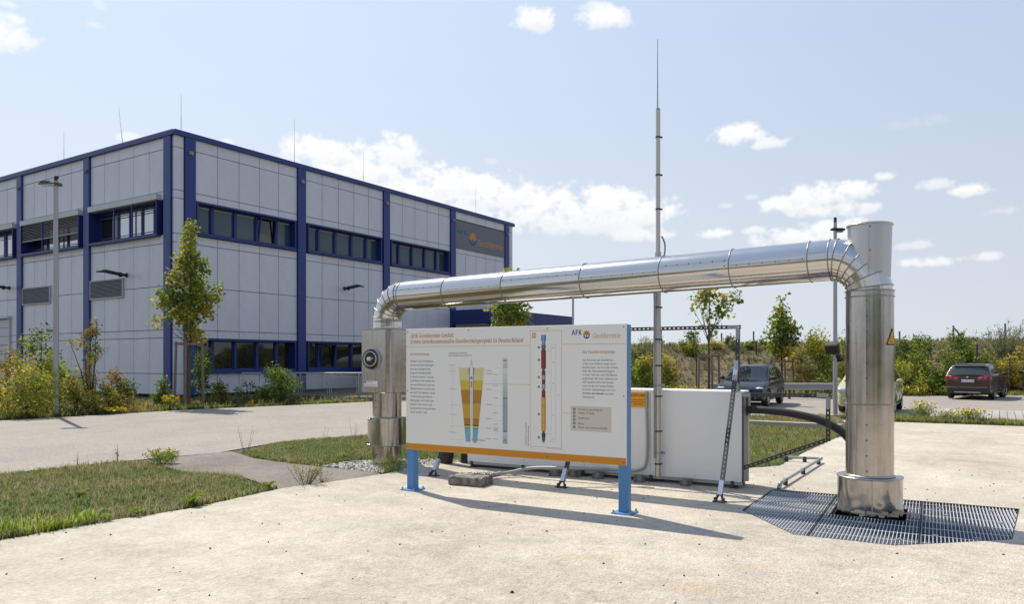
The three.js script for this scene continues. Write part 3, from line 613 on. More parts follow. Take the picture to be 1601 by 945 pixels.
  jacket(rl, rl, 2.18, 2.34, lx, lz, 'column_jacket', M.steel);
  mk('seam_ring', [hoop(rl + 0.003, 2.335, lx, lz), hoop(rl + 0.003, 2.215, lx, lz, 0.008)], M.seam, T);
  // valve housing: rounded square box turned like the board
  {
    const a = 0.30, b = 0.265, r = 0.12, sh = new THREE.Shape();
    sh.moveTo(-a + 0.02, -b); sh.lineTo(a - r, -b); sh.absarc(a - r, -b + r, r, -Math.PI / 2, 0); sh.lineTo(a, b - 0.02); sh.lineTo(a - 0.02, b); sh.lineTo(-a + 0.02, b); sh.lineTo(-a, b - 0.02); sh.lineTo(-a, -b + 0.02); sh.closePath();
    const g = new THREE.ExtrudeGeometry(sh, { depth: 1.02, bevelEnabled: true, bevelThickness: 0.006, bevelSize: 0.006, bevelSegments: 1, curveSegments: 20 });
    g.rotateX(-Math.PI / 2); g.translate(0, 0, 0);
    const rotY = -0.509;
    const hsg = mk('valve_housing', toCreasedNormals(g, 0.5), M.steelStreak, T, { at: [lx - 0.02, 1.17, lz], turn: rotY });
    // shape y = +b is the far side: after the turn local -z... the port sits on the left front face
    const rim = [torus(0.17, 0.014, 0, 0, 0, 0, 0, 0, 48), cyl(0.165, 0.165, 0.10, 0, 0, -0.02, Math.PI / 2, 0, 0, 40, true)];
    for (let k = 0; k < 10; k++) { const t = k / 10 * Math.PI * 2; rim.push(sph(0.011, Math.cos(t) * 0.185, Math.sin(t) * 0.185, 0.0, 1, 8)); }
    mk('port_flange', [...rim, xf(new THREE.RingGeometry(0.165, 0.205, 48), 0, 0, -0.004)], M.steelMatt, hsg, { at: [-0.075, 0.54, b + 0.014] });
    mk('port_plate', [cyl(0.165, 0.165, 0.01, -0.075, 0.54, b - 0.05 + 0.055, Math.PI / 2, 0, 0, 40)], M.black, hsg);
    mk('gauge', [cyl(0.125, 0.10, 0.06, -0.05, 0.545, b + 0.045, Math.PI / 2, 0, 0, 32), torus(0.118, 0.012, -0.05, 0.545, b + 0.075, 0, 0, 0, 32)], M.steelMatt, hsg);
    mk('gauge_dial', [cyl(0.10, 0.10, 0.012, -0.05, 0.545, b + 0.075, Math.PI / 2, 0, 0, 32)], M.black, hsg);
    mk('valve_stem', [cyl(0.035, 0.03, 0.05, -0.05, 0.545, b + 0.1, Math.PI / 2), box(0.018, 0.05, 0.02, -0.055, 0.545, b + 0.125)], M.white, hsg);
    mk('pointer', [box(0.09, 0.02, 0.015, -0.005, 0.548, b + 0.11, 0, 0, 0.1)], std([0.7, 0.28, 0.02], 0.5), hsg);
    const c = document.createElement('canvas'); c.width = 256; c.height = 96; const x = c.getContext('2d');
    x.fillStyle = '#e8e6e4'; x.fillRect(0, 0, 256, 96); x.fillStyle = '#b03030'; x.fillRect(8, 8, 30, 30); x.strokeStyle = '#c06060'; x.lineWidth = 4; x.strokeRect(2, 2, 252, 92);
    x.fillStyle = '#99807e'; x.fillRect(50, 18, 120, 8); x.fillRect(14, 54, 226, 6); x.fillRect(14, 72, 200, 6);
    mk('sticker', xf(new THREE.PlaneGeometry(0.29, 0.10), -0.09, 0.14, b + 0.0085), std([1, 1, 1], 0.4, 0, { map: canvasTex(c) }), hsg);
    const wt = []; for (const [p, q] of [[[0.12, 0.2], [0.14, 0.12]], [[0.14, 0.12], [0.20, 0.08]], [[0.2, 0.08], [0.22, 0.10]], [[0.24, 0.22], [0.235, 0.3]]]) wt.push(bar(V(p[0] + 0.04, p[1] + 0.02, b + 0.0), V(q[0] + 0.04, q[1] + 0.02, b + 0.0), 0.012, 0.02, V(0, 0, 1)));
    mk('lid', xf(box(0.62, 0.015, 0.55, 0, 1.035, 0), 0, 0, 0), M.steelMatt, hsg);
    const rv = []; for (let k = 0; k < 9; k++) rv.push(sph(0.009, a + 0.006, 0.08 + k * 0.11, b - 0.38, 1, 8)); mk('rivets', rv, M.bolt, hsg, { kind: 'stuff' });
  }
}
// ---------------------------------------------------------------- floor grating round the right column
{
  const T = thing('floor_grating', 'galvanised steel bar grating over the shaft under the right pipe column', 'grating', 3.42, 9.89, 0, -0.509);
  // local x along the yard's cross axis, local -z... z towards the viewer
  const c = Math.cos(0.509), s = Math.sin(0.509);
  const loc = (x, d) => { const X = x - 3.42, D = d - 9.89; return [X * c - D * s, -(X * s + D * c)]; };   // (local x, local z)
  const P = PIT.map(([x, d]) => loc(x, d));
  const col = loc(4.0, 8.44);
  const clip = (val, axis) => { // span of the polygon along the other axis at one value
    const hits = []; for (let i = 0; i < P.length; i++) { const p = P[i], q = P[(i + 1) % P.length], a = p[axis], b = q[axis]; if ((a > val) !== (b > val)) hits.push(p[1 - axis] + (q[1 - axis] - p[1 - axis]) * (val - a) / (b - a)); }
    return hits.length > 1 ? [Math.min(...hits) + 0.012, Math.max(...hits) - 0.012] : null;
  };
  const xs = P.map((p) => p[0]), x0 = Math.min(...xs), x1 = Math.max(...xs);
  const cuts = [x0 + 0.02, 0.78, 1.72, x1 - 0.02];
  for (let k = 0; k < 3; k++) {
    const bars = [], rods = [], a = cuts[k] + 0.012, b = cuts[k + 1] - 0.012;
    for (let x = a; x <= b; x += 0.0333) {
      const sp = clip(x, 0); if (!sp) continue;
      const dx = x - col[0], hw = 0.36;
      const parts = Math.abs(dx) < hw ? [[sp[0], col[1] - 0.37], [col[1] + 0.37, sp[1]]] : [sp];
      for (const [p, q] of parts) if (q - p > 0.02) bars.push(box(0.005, 0.034, q - p, x, -0.020, (p + q) / 2));
    }
    mk('grating_panel', bars, M.galvBar ??= phys([0.50, 0.52, 0.55], 0.85, 0, { specularIntensity: 0.2 }), T, { kind: 'stuff' });
    const zs = P.map((p) => p[1]), z0 = Math.min(...zs), z1 = Math.max(...zs);
    for (let z = z0 + 0.17; z < z1; z += 0.36) {
      const sp = clip(z, 1); if (!sp) continue;
      let p = Math.max(sp[0], a), q = Math.min(sp[1], b); if (q - p < 0.03) continue;
      const dz = z - col[1];
      const parts = Math.abs(dz) < 0.36 ? [[p, Math.min(q, col[0] - 0.37)], [Math.max(p, col[0] + 0.37), q]] : [[p, q]];
      for (const [e, f] of parts) if (f - e > 0.02) rods.push(box(f - e, 0.006, 0.007, (e + f) / 2, -0.007, z));
    }
    mk('cross_rods', rods, M.galvBar, T, { kind: 'stuff' });
  }
  { const hole = new THREE.Path([[-0.36, -0.36], [0.36, -0.36], [0.36, 0.36], [-0.36, 0.36]].map(([a, b]) => new THREE.Vector2(col[0] + a, -(col[1] + b)))), sh = poly(P.map(([x, z]) => [x, -z])); sh.holes.push(hole); mk('catch_tray', xf(new THREE.ExtrudeGeometry(sh, { depth: 0.004, bevelEnabled: false }), 0, -0.062, 0, -Math.PI / 2), phys([0.16, 0.165, 0.175], 0.9, 0, { specularIntensity: 0.2 }), T); }
  const rim = []; P.forEach((p, i) => { const q = P[(i + 1) % P.length]; rim.push(bar(V(p[0], -0.02, p[1]), V(q[0], -0.02, q[1]), 0.012, 0.042)); });
  for (const x of [cuts[1], cuts[2]]) { const sp = clip(x, 0); const parts = Math.abs(x - col[0]) < 0.37 ? [[sp[0], col[1] - 0.36], [col[1] + 0.36, sp[1]]] : [sp]; for (const [p, q] of parts) for (const e of [-0.008, 0.008]) rim.push(box(0.006, 0.04, q - p, x + e, -0.02, (p + q) / 2)); }
  for (const e of [-1, 1]) { rim.push(box(0.74, 0.04, 0.006, col[0], -0.02, col[1] + e * 0.366)); rim.push(box(0.006, 0.04, 0.74, col[0] + e * 0.37, -0.02, col[1])); }
  mk('frame', rim, M.galvDark, T);
  const clips = []; for (const [x, z] of [[0.2, 0.35], [0.1, 1.05], [0.62, 1.75], [0.9, 2.15], [1.55, 2.3], [1.85, 1.95], [2.3, 1.3], [2.4, 0.3], [2.45, 1.0], [1.9, 0.35], [1.95, 0.8], [0.65, 0.7], [1.3, 1.75], [2.2, 1.9]]) clips.push(box(0.05, 0.006, 0.035, x, 0.001, z), cyl(0.009, 0.009, 0.01, x, 0.006, z));
  mk('clips', clips, M.galv, T, { kind: 'stuff' });
}
// ---------------------------------------------------------------- information board
function boardPrint() {
  const W = 2048, H = 1047, c = document.createElement('canvas'); c.width = W; c.height = H; const x = c.getContext('2d');
  const OR = '#ab5f14', GR = '#242429', LG = '#9a9896';
  x.fillStyle = '#e0ddd8'; x.fillRect(0, 0, W, H);
  x.fillStyle = '#c8800a'; x.fillRect(0, 992, W, 55);
  italic(x, 'AFK-Geothermie GmbH:', 45, 76, 46, 'serif', OR, 462, 0.2, 'bold ');
  italic(x, 'Erstes interkommunales Geothermieprojekt in Deutschland', 45, 126, 46, 'serif', OR, 1131, 0.2, 'bold ');
  x.strokeStyle = '#c9a58a'; x.lineWidth = 4;
  const ln = (...p) => { x.beginPath(); x.moveTo(p[0], p[1]); for (let i = 2; i < p.length; i += 2) x.lineTo(p[i], p[i + 1]); x.stroke(); };
  ln(0, 153, 1241, 153); ln(1517, 147, 2048, 147); x.strokeRect(1241, 38, 276, 913);
  ln(729, 463, 1241, 463); ln(1517, 676, 1598, 676); x.lineWidth = 3; ln(1400, 951, 1517, 951, 1517, 958, 1400, 958);
  plain(x, 'Die Förderbohrung', 45, 227, 26, 'serif', OR, 207, 'bold ');
  const b1 = ['Goldader ist das Thermalwasser,', 'das hier über diesen Rohrbogen', 'durch das »Aufsteige«-Förder-', 'Haupt der Rohrleitung fließt.', 'Im Bereich zwischen 2.190 und', '2.600 Metern Tiefe befindet sich', 'eine wasserführende Schicht der', 'Malmkarbonate. Aus dieser wird', 'das heiße Thermalwasser mit der', 'Tauchkreiselpumpe (siehe Ab-', 'bildung ganz rechts) nach oben', 'gefördert. Beim Eintritt in die', 'Energiezentrale ist das geförderte', 'Wasser circa 85 °C heiß.'];
  const w1 = [250, 252, 225, 228, 250, 262, 262, 262, 268, 240, 255, 236, 275, 185];
  b1.forEach((t, i) => plain(x, t, 45, 287 + i * 34, 24, 'sans-serif', GR, w1[i]));
  plain(x, 'Schematische Darstellung', 453, 216, 18, 'sans-serif', GR, 190); plain(x, 'der Tiefenbohrung Aschheim Th1', 453, 237, 18, 'sans-serif', GR, 238);
  // bore hole section
  const yl = [333, 437, 516, 633, 752, 806, 814, 831, 837, 948], col = ['#cbc293', '#c3ad3f', '#a97a1e', '#bb9632', '#a56f22', '#4a2018', '#a9b928', '#2f7a36', '#6ba2bf'];
  const L = (y) => lerp(556, 628, (y - 333) / 615), Rr = (y) => lerp(811, 740, (y - 333) / 615);
  for (let i = 0; i < 9; i++) { x.fillStyle = col[i]; x.beginPath(); x.moveTo(L(yl[i]), yl[i]); x.lineTo(Rr(yl[i]), yl[i]); x.lineTo(Rr(yl[i + 1]), yl[i + 1]); x.lineTo(L(yl[i + 1]), yl[i + 1]); x.fill(); }
  x.fillStyle = '#55505c'; x.fillRect(657, 330, 9, 60); x.fillRect(701, 330, 9, 60); x.fillStyle = '#4d6070'; x.fillRect(664, 390, 5, 245); x.fillRect(699, 390, 5, 245);
  x.fillStyle = '#dcd8dc'; x.beginPath(); x.moveTo(668, 330); x.lineTo(699, 330); x.lineTo(696, 948); x.lineTo(674, 948); x.fill();
  x.strokeStyle = '#8f8a90'; x.lineWidth = 3; ln(674, 333, 680, 264, 688, 264, 694, 333); ln(676, 310, 692, 290, 678, 275); ln(680, 440, 680, 820); ln(690, 440, 690, 820);
  x.fillStyle = '#3a4f8c'; x.fillRect(678, 404, 12, 12); x.fillRect(668, 418, 30, 8); x.fillRect(678, 448, 12, 14);
  x.fillStyle = '#c87a2a'; x.fillRect(674, 466, 20, 8); x.fillRect(679, 474, 10, 10); x.fillRect(674, 484, 20, 8); x.fillRect(676, 530, 14, 6);
  x.strokeStyle = '#c08418'; x.lineWidth = 9; ln(652, 912, 668, 896, 672, 876); ln(692, 920, 702, 940, 722, 956);
  plain(x, 'Thermalwasser', 718, 935, 19, 'sans-serif', OR, 104, 'bold ');
  // depth scale and legends
  x.strokeStyle = '#b9b6b2'; x.lineWidth = 2;
  ln(494, 330, 494, 945);
  for (const [y, k] of [[338, 550], [388, 560], [646, 610], [824, 622], [937, 628]]) { ln(494, y, k, y); plain(x, 'm', 474, y + 5, 15, 'sans-serif', LG, 16); }
  for (const [t, y, w] of [['Bohrphase 1', 318, 62], ['Bohrphase 2', 366, 80], ['Bohrphase 3', 516, 84], ['Bohrphase 4', 730, 80], ['Bohrphase 5', 880, 80]]) plain(x, t, 460, y, 15, 'sans-serif', '#8a8785', w);
  for (const [y, a] of [[355, 712], [380, 712], [508, 706], [632, 706], [748, 752], [826, 700], [912, 700]]) { ln(a, y, 826, y); x.fillStyle = LG; x.fillRect(830, y - 3, 42 + (y % 3) * 8, 6); }
  for (const [t, y] of [['Tertiär', 392], ['Eozän', 482], ['Kreide', 582], ['Malm', 702], ['Dogger', 794], ['Lias', 822], ['Keuper', 835], ['Trias', 846], ['Perm', 915]]) { plain(x, t, 897, y, 15, 'sans-serif', '#77757a', 44); }
  for (const y of [335, 440, 521, 642, 762, 826, 848]) ln(897, y, 985, y);
  for (const [y0, y1, a, b] of [[245, 334, '#d2d0cc', '#aeb0ab'], [334, 832, '#d0d1cc', '#93999a'], [832, 852, '#a8aaa6', '#8f9391'], [852, 944, '#c2c6c2', '#979c9b']]) { const g = x.createLinearGradient(0, y0, 0, y0 + Math.min(300, y1 - y0)); g.addColorStop(0, a); g.addColorStop(1, b); x.fillStyle = g; x.fillRect(986, y0, 46, y1 - y0); }
  x.fillStyle = '#5a5c5c'; for (const [y, w] of [[272, 38], [578, 34], [842, 34], [916, 20]]) x.fillRect(1009 - w / 2, y - 4, w, 8);
  x.save(); x.translate(1207, 948); x.rotate(-Math.PI / 2); plain(x, 'Schematische Darstellung', 0, 0, 18, 'sans-serif', GR, 182); plain(x, 'der Tauchkreiselpumpe', 0, 22, 18, 'sans-serif', GR, 160); x.restore();
  // pump
  const seg = (y0, y1, hw, a, b) => { const g = x.createLinearGradient(1360 - hw, 0, 1360 + hw, 0); g.addColorStop(0, b); g.addColorStop(0.4, a); g.addColorStop(1, b); x.fillStyle = g; x.fillRect(1360 - hw, y0, hw * 2, y1 - y0); };
  seg(72, 118, 21, '#6f9db5', '#3b5e75'); seg(118, 150, 16, '#7fb0c8', '#40657c'); seg(150, 178, 19, '#5a7d92', '#2e4658'); seg(178, 190, 15, '#7a3030', '#4a1a1c'); seg(190, 336, 21, '#8e2f32', '#5a1a1d');
  seg(336, 356, 12, '#8a3032', '#541a1c'); seg(356, 388, 16, '#8a2c2e', '#561a1c'); seg(388, 420, 17, '#b0b0ac', '#6a6a68'); seg(420, 460, 15, '#8a2c2e', '#561a1c'); seg(460, 494, 17, '#b4b4b0', '#6e6e6a'); seg(494, 510, 11, '#7a2a2c', '#4e181a');
  seg(510, 562, 17, '#96383a', '#5c1c20'); seg(516, 562, 5, '#4c4f78', '#2b2d50'); seg(562, 824, 20, '#d0a640', '#a87f1e'); seg(824, 840, 11, '#7a2a2c', '#3e1416'); seg(840, 872, 17, '#4a2a40', '#281826'); seg(872, 900, 14, '#3d4a78', '#232c4e'); seg(900, 916, 8, '#3f6a94', '#27466a');
  x.fillStyle = '#8a6a1c'; for (const y of [626, 692, 758]) x.fillRect(1340, y, 40, 3);
  x.fillStyle = '#b5762e'; x.fillRect(1257, 56, 34, 38); x.strokeStyle = '#d8d5d0'; x.lineWidth = 4; x.beginPath(); x.arc(1274, 75, 11, 0, 7); x.stroke(); ln(1266, 67, 1282, 83); ln(1282, 67, 1266, 83);
  [[170, '1'], [267, '2'], [403, '3'], [479, '4'], [693, '5'], [877, '6']].forEach(([y, n]) => { x.fillStyle = '#55555a'; x.fillRect(1310, y - 9, 17, 18); plain(x, n, 1315, y + 6, 15, 'sans-serif', '#d8d5d0'); });
  x.strokeStyle = '#b0adaa'; x.lineWidth = 2; x.strokeRect(1426, 146, 41, 758); for (const y of [195, 362, 520, 846]) ln(1384, y, 1426, y); x.fillStyle = '#9a9896'; for (const y of [172, 285, 446, 695, 880]) x.fillRect(1436, y, 20, 4); x.fillRect(1476, 540, 24, 4);
  // right column
  logo(x, 1603, 78, 1, '#143a6e', '#b8781e', false);
  plain(x, 'Die Tauchkreiselpumpe', 1695, 217, 27, 'serif', OR, 268, 'bold ');
  const b2 = ['Das Herzstück der Geothermie', 'ist die rund 20 Meter lange Tauch-', 'kreiselpumpe. Sie ist an der rechten', 'Seite des Thermalwasserbogens', 'in einer Tiefe von rund 550 Metern', 'abgehängt. Mit einer Leistung von', '490 Kilowatt liefert die Pumpe', 'rund um die Uhr heißes Wasser', 'mit einer Schüttmenge von circa', null, 'Untergrund.'];
  const w2 = [251, 276, 290, 262, 283, 284, 252, 256, 268, 0, 100];
  b2.forEach((t, i) => { const y = 276 + i * 28; if (t) plain(x, t, 1695, y, 22, 'sans-serif', GR, w2[i]); else { plain(x, '75 Litern pro Sekunde', 1695, y, 22, 'sans-serif', '#26262c', 178, 'bold '); plain(x, 'aus dem', 1880, y, 22, 'sans-serif', GR, 70); } });
  x.fillStyle = '#c9c0b0'; x.fillRect(1598, 623, 331, 184); x.strokeStyle = '#c4a78c'; x.lineWidth = 3; x.strokeRect(1598, 623, 331, 184);
  [644, 671, 698, 725, 752, 780].forEach((y, i) => { x.fillStyle = '#55555a'; x.fillRect(1617, y - 9, 18, 18); plain(x, String(i + 1), 1622, y + 6, 15, 'sans-serif', '#d8d5d0'); });
  [['Anschluss zum Steigrohr', 652, 202], ['Pumpe, 27-stufig', 679, 134], ['Protektoren', 718, 96], ['Motor', 760, 50], ['Druck- und Temperatursonde', 788, 240]].forEach(([t, y, w]) => plain(x, t, 1658, y, 22, 'sans-serif', GR, w));
  return canvasTex(c);
}
{
  const cx = -1.38 + 0.8606 * 1.53, cd = 9.83 - 0.509 * 1.53, turn = -0.5342;
  const T = thing('information_board', 'wide white information board with orange band on two blue posts', 'information board', cx, cd, 0, turn);
  const w = 3.06, y0 = 0.535, y1 = 2.10;
  mk('panel', rbox(w, y1 - y0, 0.02, 0.003, 0, (y0 + y1) / 2, -0.012), M.white, T);
  mk('printed_face', xf(new THREE.PlaneGeometry(w - 0.004, y1 - y0 - 0.004), 0, (y0 + y1) / 2, 0.0005), std([1, 1, 1], 0.45, 0, { map: boardPrint() }), T);
  const riv = []; for (const x of [-1.5, -0.55, 0.55, 1.5]) for (const y of [2.065, 0.57]) riv.push(xf(sph(0.008, 0, 0, 0, [1, 1, 0.5], 8), x, y, 0.002)); for (const x of [-1.5, 1.5]) riv.push(xf(sph(0.008, 0, 0, 0, [1, 1, 0.5], 8), x, 1.3, 0.002));
  mk('rivets', riv, M.bolt, T, { kind: 'stuff' });
  for (const s of [-1, 1]) {
    const p = mk('post', rbox(0.11, 2.085, 0.11, 0.008, 0, 1.05, 0), M.post, T, { at: [s * (w / 2 - 0.05), 0, -0.078] });
    mk('base_plate', rbox(0.235, 0.014, 0.235, 0.004, 0, 0.008, 0), M.post, p);
    for (const [a, b] of [[-1, -1], [1, -1], [-1, 1], [1, 1]]) mk('bolt', [cyl(0.011, 0.011, 0.03, a * 0.095, 0.028, b * 0.095, 0, 0, 0, 6), cyl(0.018, 0.018, 0.004, a * 0.095, 0.017, b * 0.095, 0, 0, 0, 10)], M.galv, p);
  }
}
// ---------------------------------------------------------------- screening wall with strut frame
function strutGeo(L, wide = 0.05) {         // perforated channel along +x, slotted back on the +z side
  const sh = poly([[0, -wide / 2], [L, -wide / 2], [L, wide / 2], [0, wide / 2]]);
  for (let x = 0.03; x < L - 0.04; x += 0.062) { const h = new THREE.Path(); h.moveTo(x, -0.007); h.lineTo(x + 0.030, -0.007); h.lineTo(x + 0.030, 0.007); h.lineTo(x, 0.007); h.closePath(); sh.holes.push(h); }
  const back = new THREE.ExtrudeGeometry(sh, { depth: 0.003, bevelEnabled: false });
  return [back, box(L, 0.003, 0.038, L / 2, wide / 2 - 0.0015, -0.019), box(L, 0.003, 0.038, L / 2, -wide / 2 + 0.0015, -0.019), box(L, 0.009, 0.003, L / 2, wide / 2 - 0.0075, -0.0365), box(L, 0.009, 0.003, L / 2, -wide / 2 + 0.0075, -0.0365)];
}
function strut(a, b, face = V(0, 0, 1)) {     // from a to b, slotted side towards face
  const x = new THREE.Vector3().subVectors(b, a), L = x.length(); x.normalize();
  const y = new THREE.Vector3().crossVectors(face, x).normalize(), z = new THREE.Vector3().crossVectors(x, y);
  const m = new THREE.Matrix4().makeBasis(x, y, z).setPosition(a);
  return strutGeo(L).map((g) => g.applyMatrix4(m));
}
{
  const T = thing('screening_wall', 'low white sheet screening wall with slotted steel frame behind the information board', 'screen wall', -0.71, 12.0, 0, -0.509);
  const L = 4.27, D = 0.46, y0 = 0.085, y1 = 1.275;
  const sheetM = std([0.76, 0.745, 0.725], 0.42, 0);
  const cut = [0, 1.02, 2.02, 3.018, L];
  for (let i = 0; i < 4; i++) {
    const a = cut[i] + 0.002, b = cut[i + 1] - 0.002, pn = mk('wall_panel', rbox(b - a, y1 - y0, 0.03, 0.006, (a + b) / 2, (y0 + y1) / 2, -0.015), sheetM, T);
    const r = []; for (const x of [a + 0.05, b - 0.05]) for (const y of [y0 + 0.045, y1 - 0.05]) r.push(sph(0.006, x, y, 0.001, [1, 1, 0.6], 8)); r.push(sph(0.006, (a + b) / 2, y0 + 0.045, 0.001, [1, 1, 0.6], 8));
    mk('rivets', r, M.bolt, pn, { kind: 'stuff' });
  }
  mk('top_sheet', rbox(L, 0.025, D, 0.008, L / 2, y1 - 0.002, -D / 2 - 0.004), sheetM, T);
  mk('rear_panel', rbox(L, y1 - y0 - 0.03, 0.03, 0.006, L / 2, (y0 + y1) / 2 - 0.015, -D + 0.01), sheetM, T);
  mk('bottom_rail', [box(L, 0.04, 0.05, L / 2, y0 - 0.021, -0.03), box(L, 0.04, 0.05, L / 2, y0 - 0.021, -D + 0.03)], M.galv, T);
  mk('end_plate', [box(0.02, y1 - y0 - 0.02, 0.30, L + 0.008, (y0 + y1) / 2 - 0.02, -0.20), box(0.02, 0.30, 0.16, L + 0.03, 1.10, -0.30), box(0.02, y1 - y0 - 0.02, D - 0.06, 0.02, (y0 + y1) / 2 - 0.02, -D / 2)], std([0.13, 0.13, 0.135], 0.5, 0.3), T);
  for (const x of [0.1, 1.02, 2.02, 3.05, L - 0.1]) {
    mk('support_foot', [box(0.09, 0.012, 0.12, x, 0.006, -0.03), cyl(0.025, 0.025, 0.09, x - 0.02, 0.05, -0.01), cyl(0.025, 0.025, 0.09, x + 0.02, 0.05, -0.04), box(0.08, 0.05, 0.05, x, 0.05, -0.05)], M.galvDark, T);
    mk('support_foot', [box(0.09, 0.012, 0.12, x, 0.006, -D + 0.03), box(0.06, 0.06, 0.05, x, 0.04, -D + 0.03)], M.galvDark, T);
  }
  // strut frame standing on the wall
  const z = -0.035, ft = 2.135;
  mk('frame_rail', strut(V(0.02, ft, z), V(L - 0.02, ft, z)), M.galvDark, T);
  for (const x of [0.06, 1.55, 3.14, L - 0.06]) {
    mk('frame_post', strut(V(x, 1.28, z), V(x, ft - 0.02, z), V(0, 0, 1)), M.galvDark, T);
    mk('corner_bracket', [box(0.12, 0.048, 0.006, x + (x < 1 ? 0.06 : -0.06), ft, z + 0.009), box(0.046, 0.16, 0.006, x, ft - 0.08, z + 0.0095), cyl(0.011, 0.011, 0.012, x, ft - 0.12, z + 0.016, Math.PI / 2, 0, 0, 6), cyl(0.011, 0.011, 0.012, x + (x < 1 ? 0.08 : -0.08), ft, z + 0.016, Math.PI / 2, 0, 0, 6)], M.galv, T);
    mk('foot_bracket', [box(0.046, 0.10, 0.006, x, 1.34, z + 0.0095), box(0.07, 0.01, 0.09, x, 1.288, z)], M.galv, T);
  }
  // braces to the ground
  for (const x of [0.06, 2.13, L - 0.06]) {
    const f = V(x + 0.03, 0.10, 1.02), t = V(x - 0.01, 1.56, 0.03);
    const br = mk('brace', strut(f, t, V(0, 0.55, 1).normalize()), M.galvDark, T);
    const dv = new THREE.Vector3().subVectors(t, f).normalize();
    mk('hinge', [bar(f.clone().addScaledVector(dv, -0.03), f.clone().addScaledVector(dv, 0.16), 0.052, 0.052), bar(t.clone().addScaledVector(dv, -0.16), t.clone().addScaledVector(dv, 0.04), 0.052, 0.052), box(0.05, 0.14, 0.05, t.x, t.y + 0.06, t.z - 0.02)], std([0.42, 0.47, 0.55], 0.35, 0.6), br);
    mk('anchor_foot', [box(0.15, 0.012, 0.10, x + 0.03, 0.007, 1.06), bar(V(x - 0.02, 0.01, 1.08), V(x + 0.02, 0.11, 1.02), 0.02, 0.03), bar(V(x + 0.08, 0.01, 1.08), V(x + 0.04, 0.11, 1.02), 0.02, 0.03), cyl(0.013, 0.013, 0.05, x - 0.025, 0.03, 1.07, 0, 0, 0, 6), cyl(0.013, 0.013, 0.05, x + 0.085, 0.03, 1.07, 0, 0, 0, 6)], M.galvDark, br);
  }
  // cantilever bracket carrying the hose
  const e = L + 1.07;
  mk('bracket', [...strut(V(L + 0.02, 1.235, z + 0.01), V(e, 1.255, z + 0.01), V(0, 0, 1)), ...strut(V(L + 0.01, 0.27, z - 0.03), V(e - 0.02, 0.70, z - 0.03)), ...strut(V(e - 0.02, 0.68, z), V(e - 0.02, 1.235, z))], M.galvDark, T);
  mk('corner_bracket', [box(0.14, 0.048, 0.006, e - 0.08, 1.255, z + 0.0185), box(0.046, 0.16, 0.006, e - 0.02, 1.17, z + 0.0095), box(0.12, 0.048, 0.006, L + 0.05, 1.237, z + 0.0185)], M.galv, T);
  // warning plate
  const c = document.createElement('canvas'); c.width = 512; c.height = 384; const x = c.getContext('2d');
  x.fillStyle = '#e39a10'; x.fillRect(0, 0, 512, 384); plain(x, 'ACHTUNG!', 34, 110, 92, 'sans-serif', '#15120c', 440, 'bold ');
  [['Geöffneter Blitzschutz', 215, 300, 110], ['mit HD-Wasserstrahl-System', 272, 430, 46], ['NICHT zulässig', 330, 240, 140]].forEach(([t, y, w, px]) => plain(x, t, px, y, 46, 'sans-serif', '#2a2010', w, 'bold '));
  mk('warning_plate', rbox(0.30, 0.215, 0.008, 0.002, 2.85, 1.14, 0.007), M.yellow, T, { label: 'orange yellow warning plate with black ACHTUNG lettering' });
  mk('warning_print', xf(new THREE.PlaneGeometry(0.297, 0.212), 2.85, 1.14, 0.0135), std([1, 1, 1], 0.5, 0, { map: canvasTex(c) }), T);
}
// ---------------------------------------------------------------- mast
{
  const T = thing('lightning_mast', 'tall thin lightning protection mast clamped to the white screening wall', 'mast', 2.005, 10.36);
  mk('tube', [cyl(0.040, 0.040, 3.05, 0, 0.10 + 1.525, 0)], M.steelMatt, T);
  mk('upper_tube', [cyl(0.031, 0.031, 1.98, 0, 3.15 + 0.99, 0), cyl(0.044, 0.044, 0.04, 0, 3.16, 0)], std([0.50, 0.47, 0.45], 0.5, 0.3), T);
  mk('rod', [cyl(0.010, 0.004, 1.02, -0.006, 5.60, 0), cyl(0.028, 0.028, 0.07, 0, 5.12, 0)], M.galv, T);
  const bands = []; for (const y of [4.76, 4.24, 3.77, 2.42, 1.98, 1.62, 1.20, 0.72, 0.27]) bands.push(cyl(y > 3.2 ? 0.036 : 0.046, y > 3.2 ? 0.036 : 0.046, 0.02, 0, y, 0), box(0.03, 0.02, 0.02, 0.045, y, 0.0));
  mk('cable_ties', bands, M.black, T, { kind: 'stuff' });
  mk('cable', [tube([[0.05, 3.4, 0.0], [0.09, 3.3, 0.01], [0.07, 3.1, 0.03], [-0.045, 2.9, 0.035], [-0.055, 2.4, 0.03], [-0.055, 0.35, 0.03]], 0.012, 60)], std([0.25, 0.25, 0.26], 0.5), T);
  for (const y of [1.95, 1.35, 0.42]) mk('clamp', [cyl(0.048, 0.048, 0.035, 0, y, 0), box(0.12, 0.03, 0.02, 0.04, y, -0.04), cyl(0.012, 0.012, 0.08, 0.07, y, 0.0, Math.PI / 2, 0, 0, 8)], M.galv, T);
}
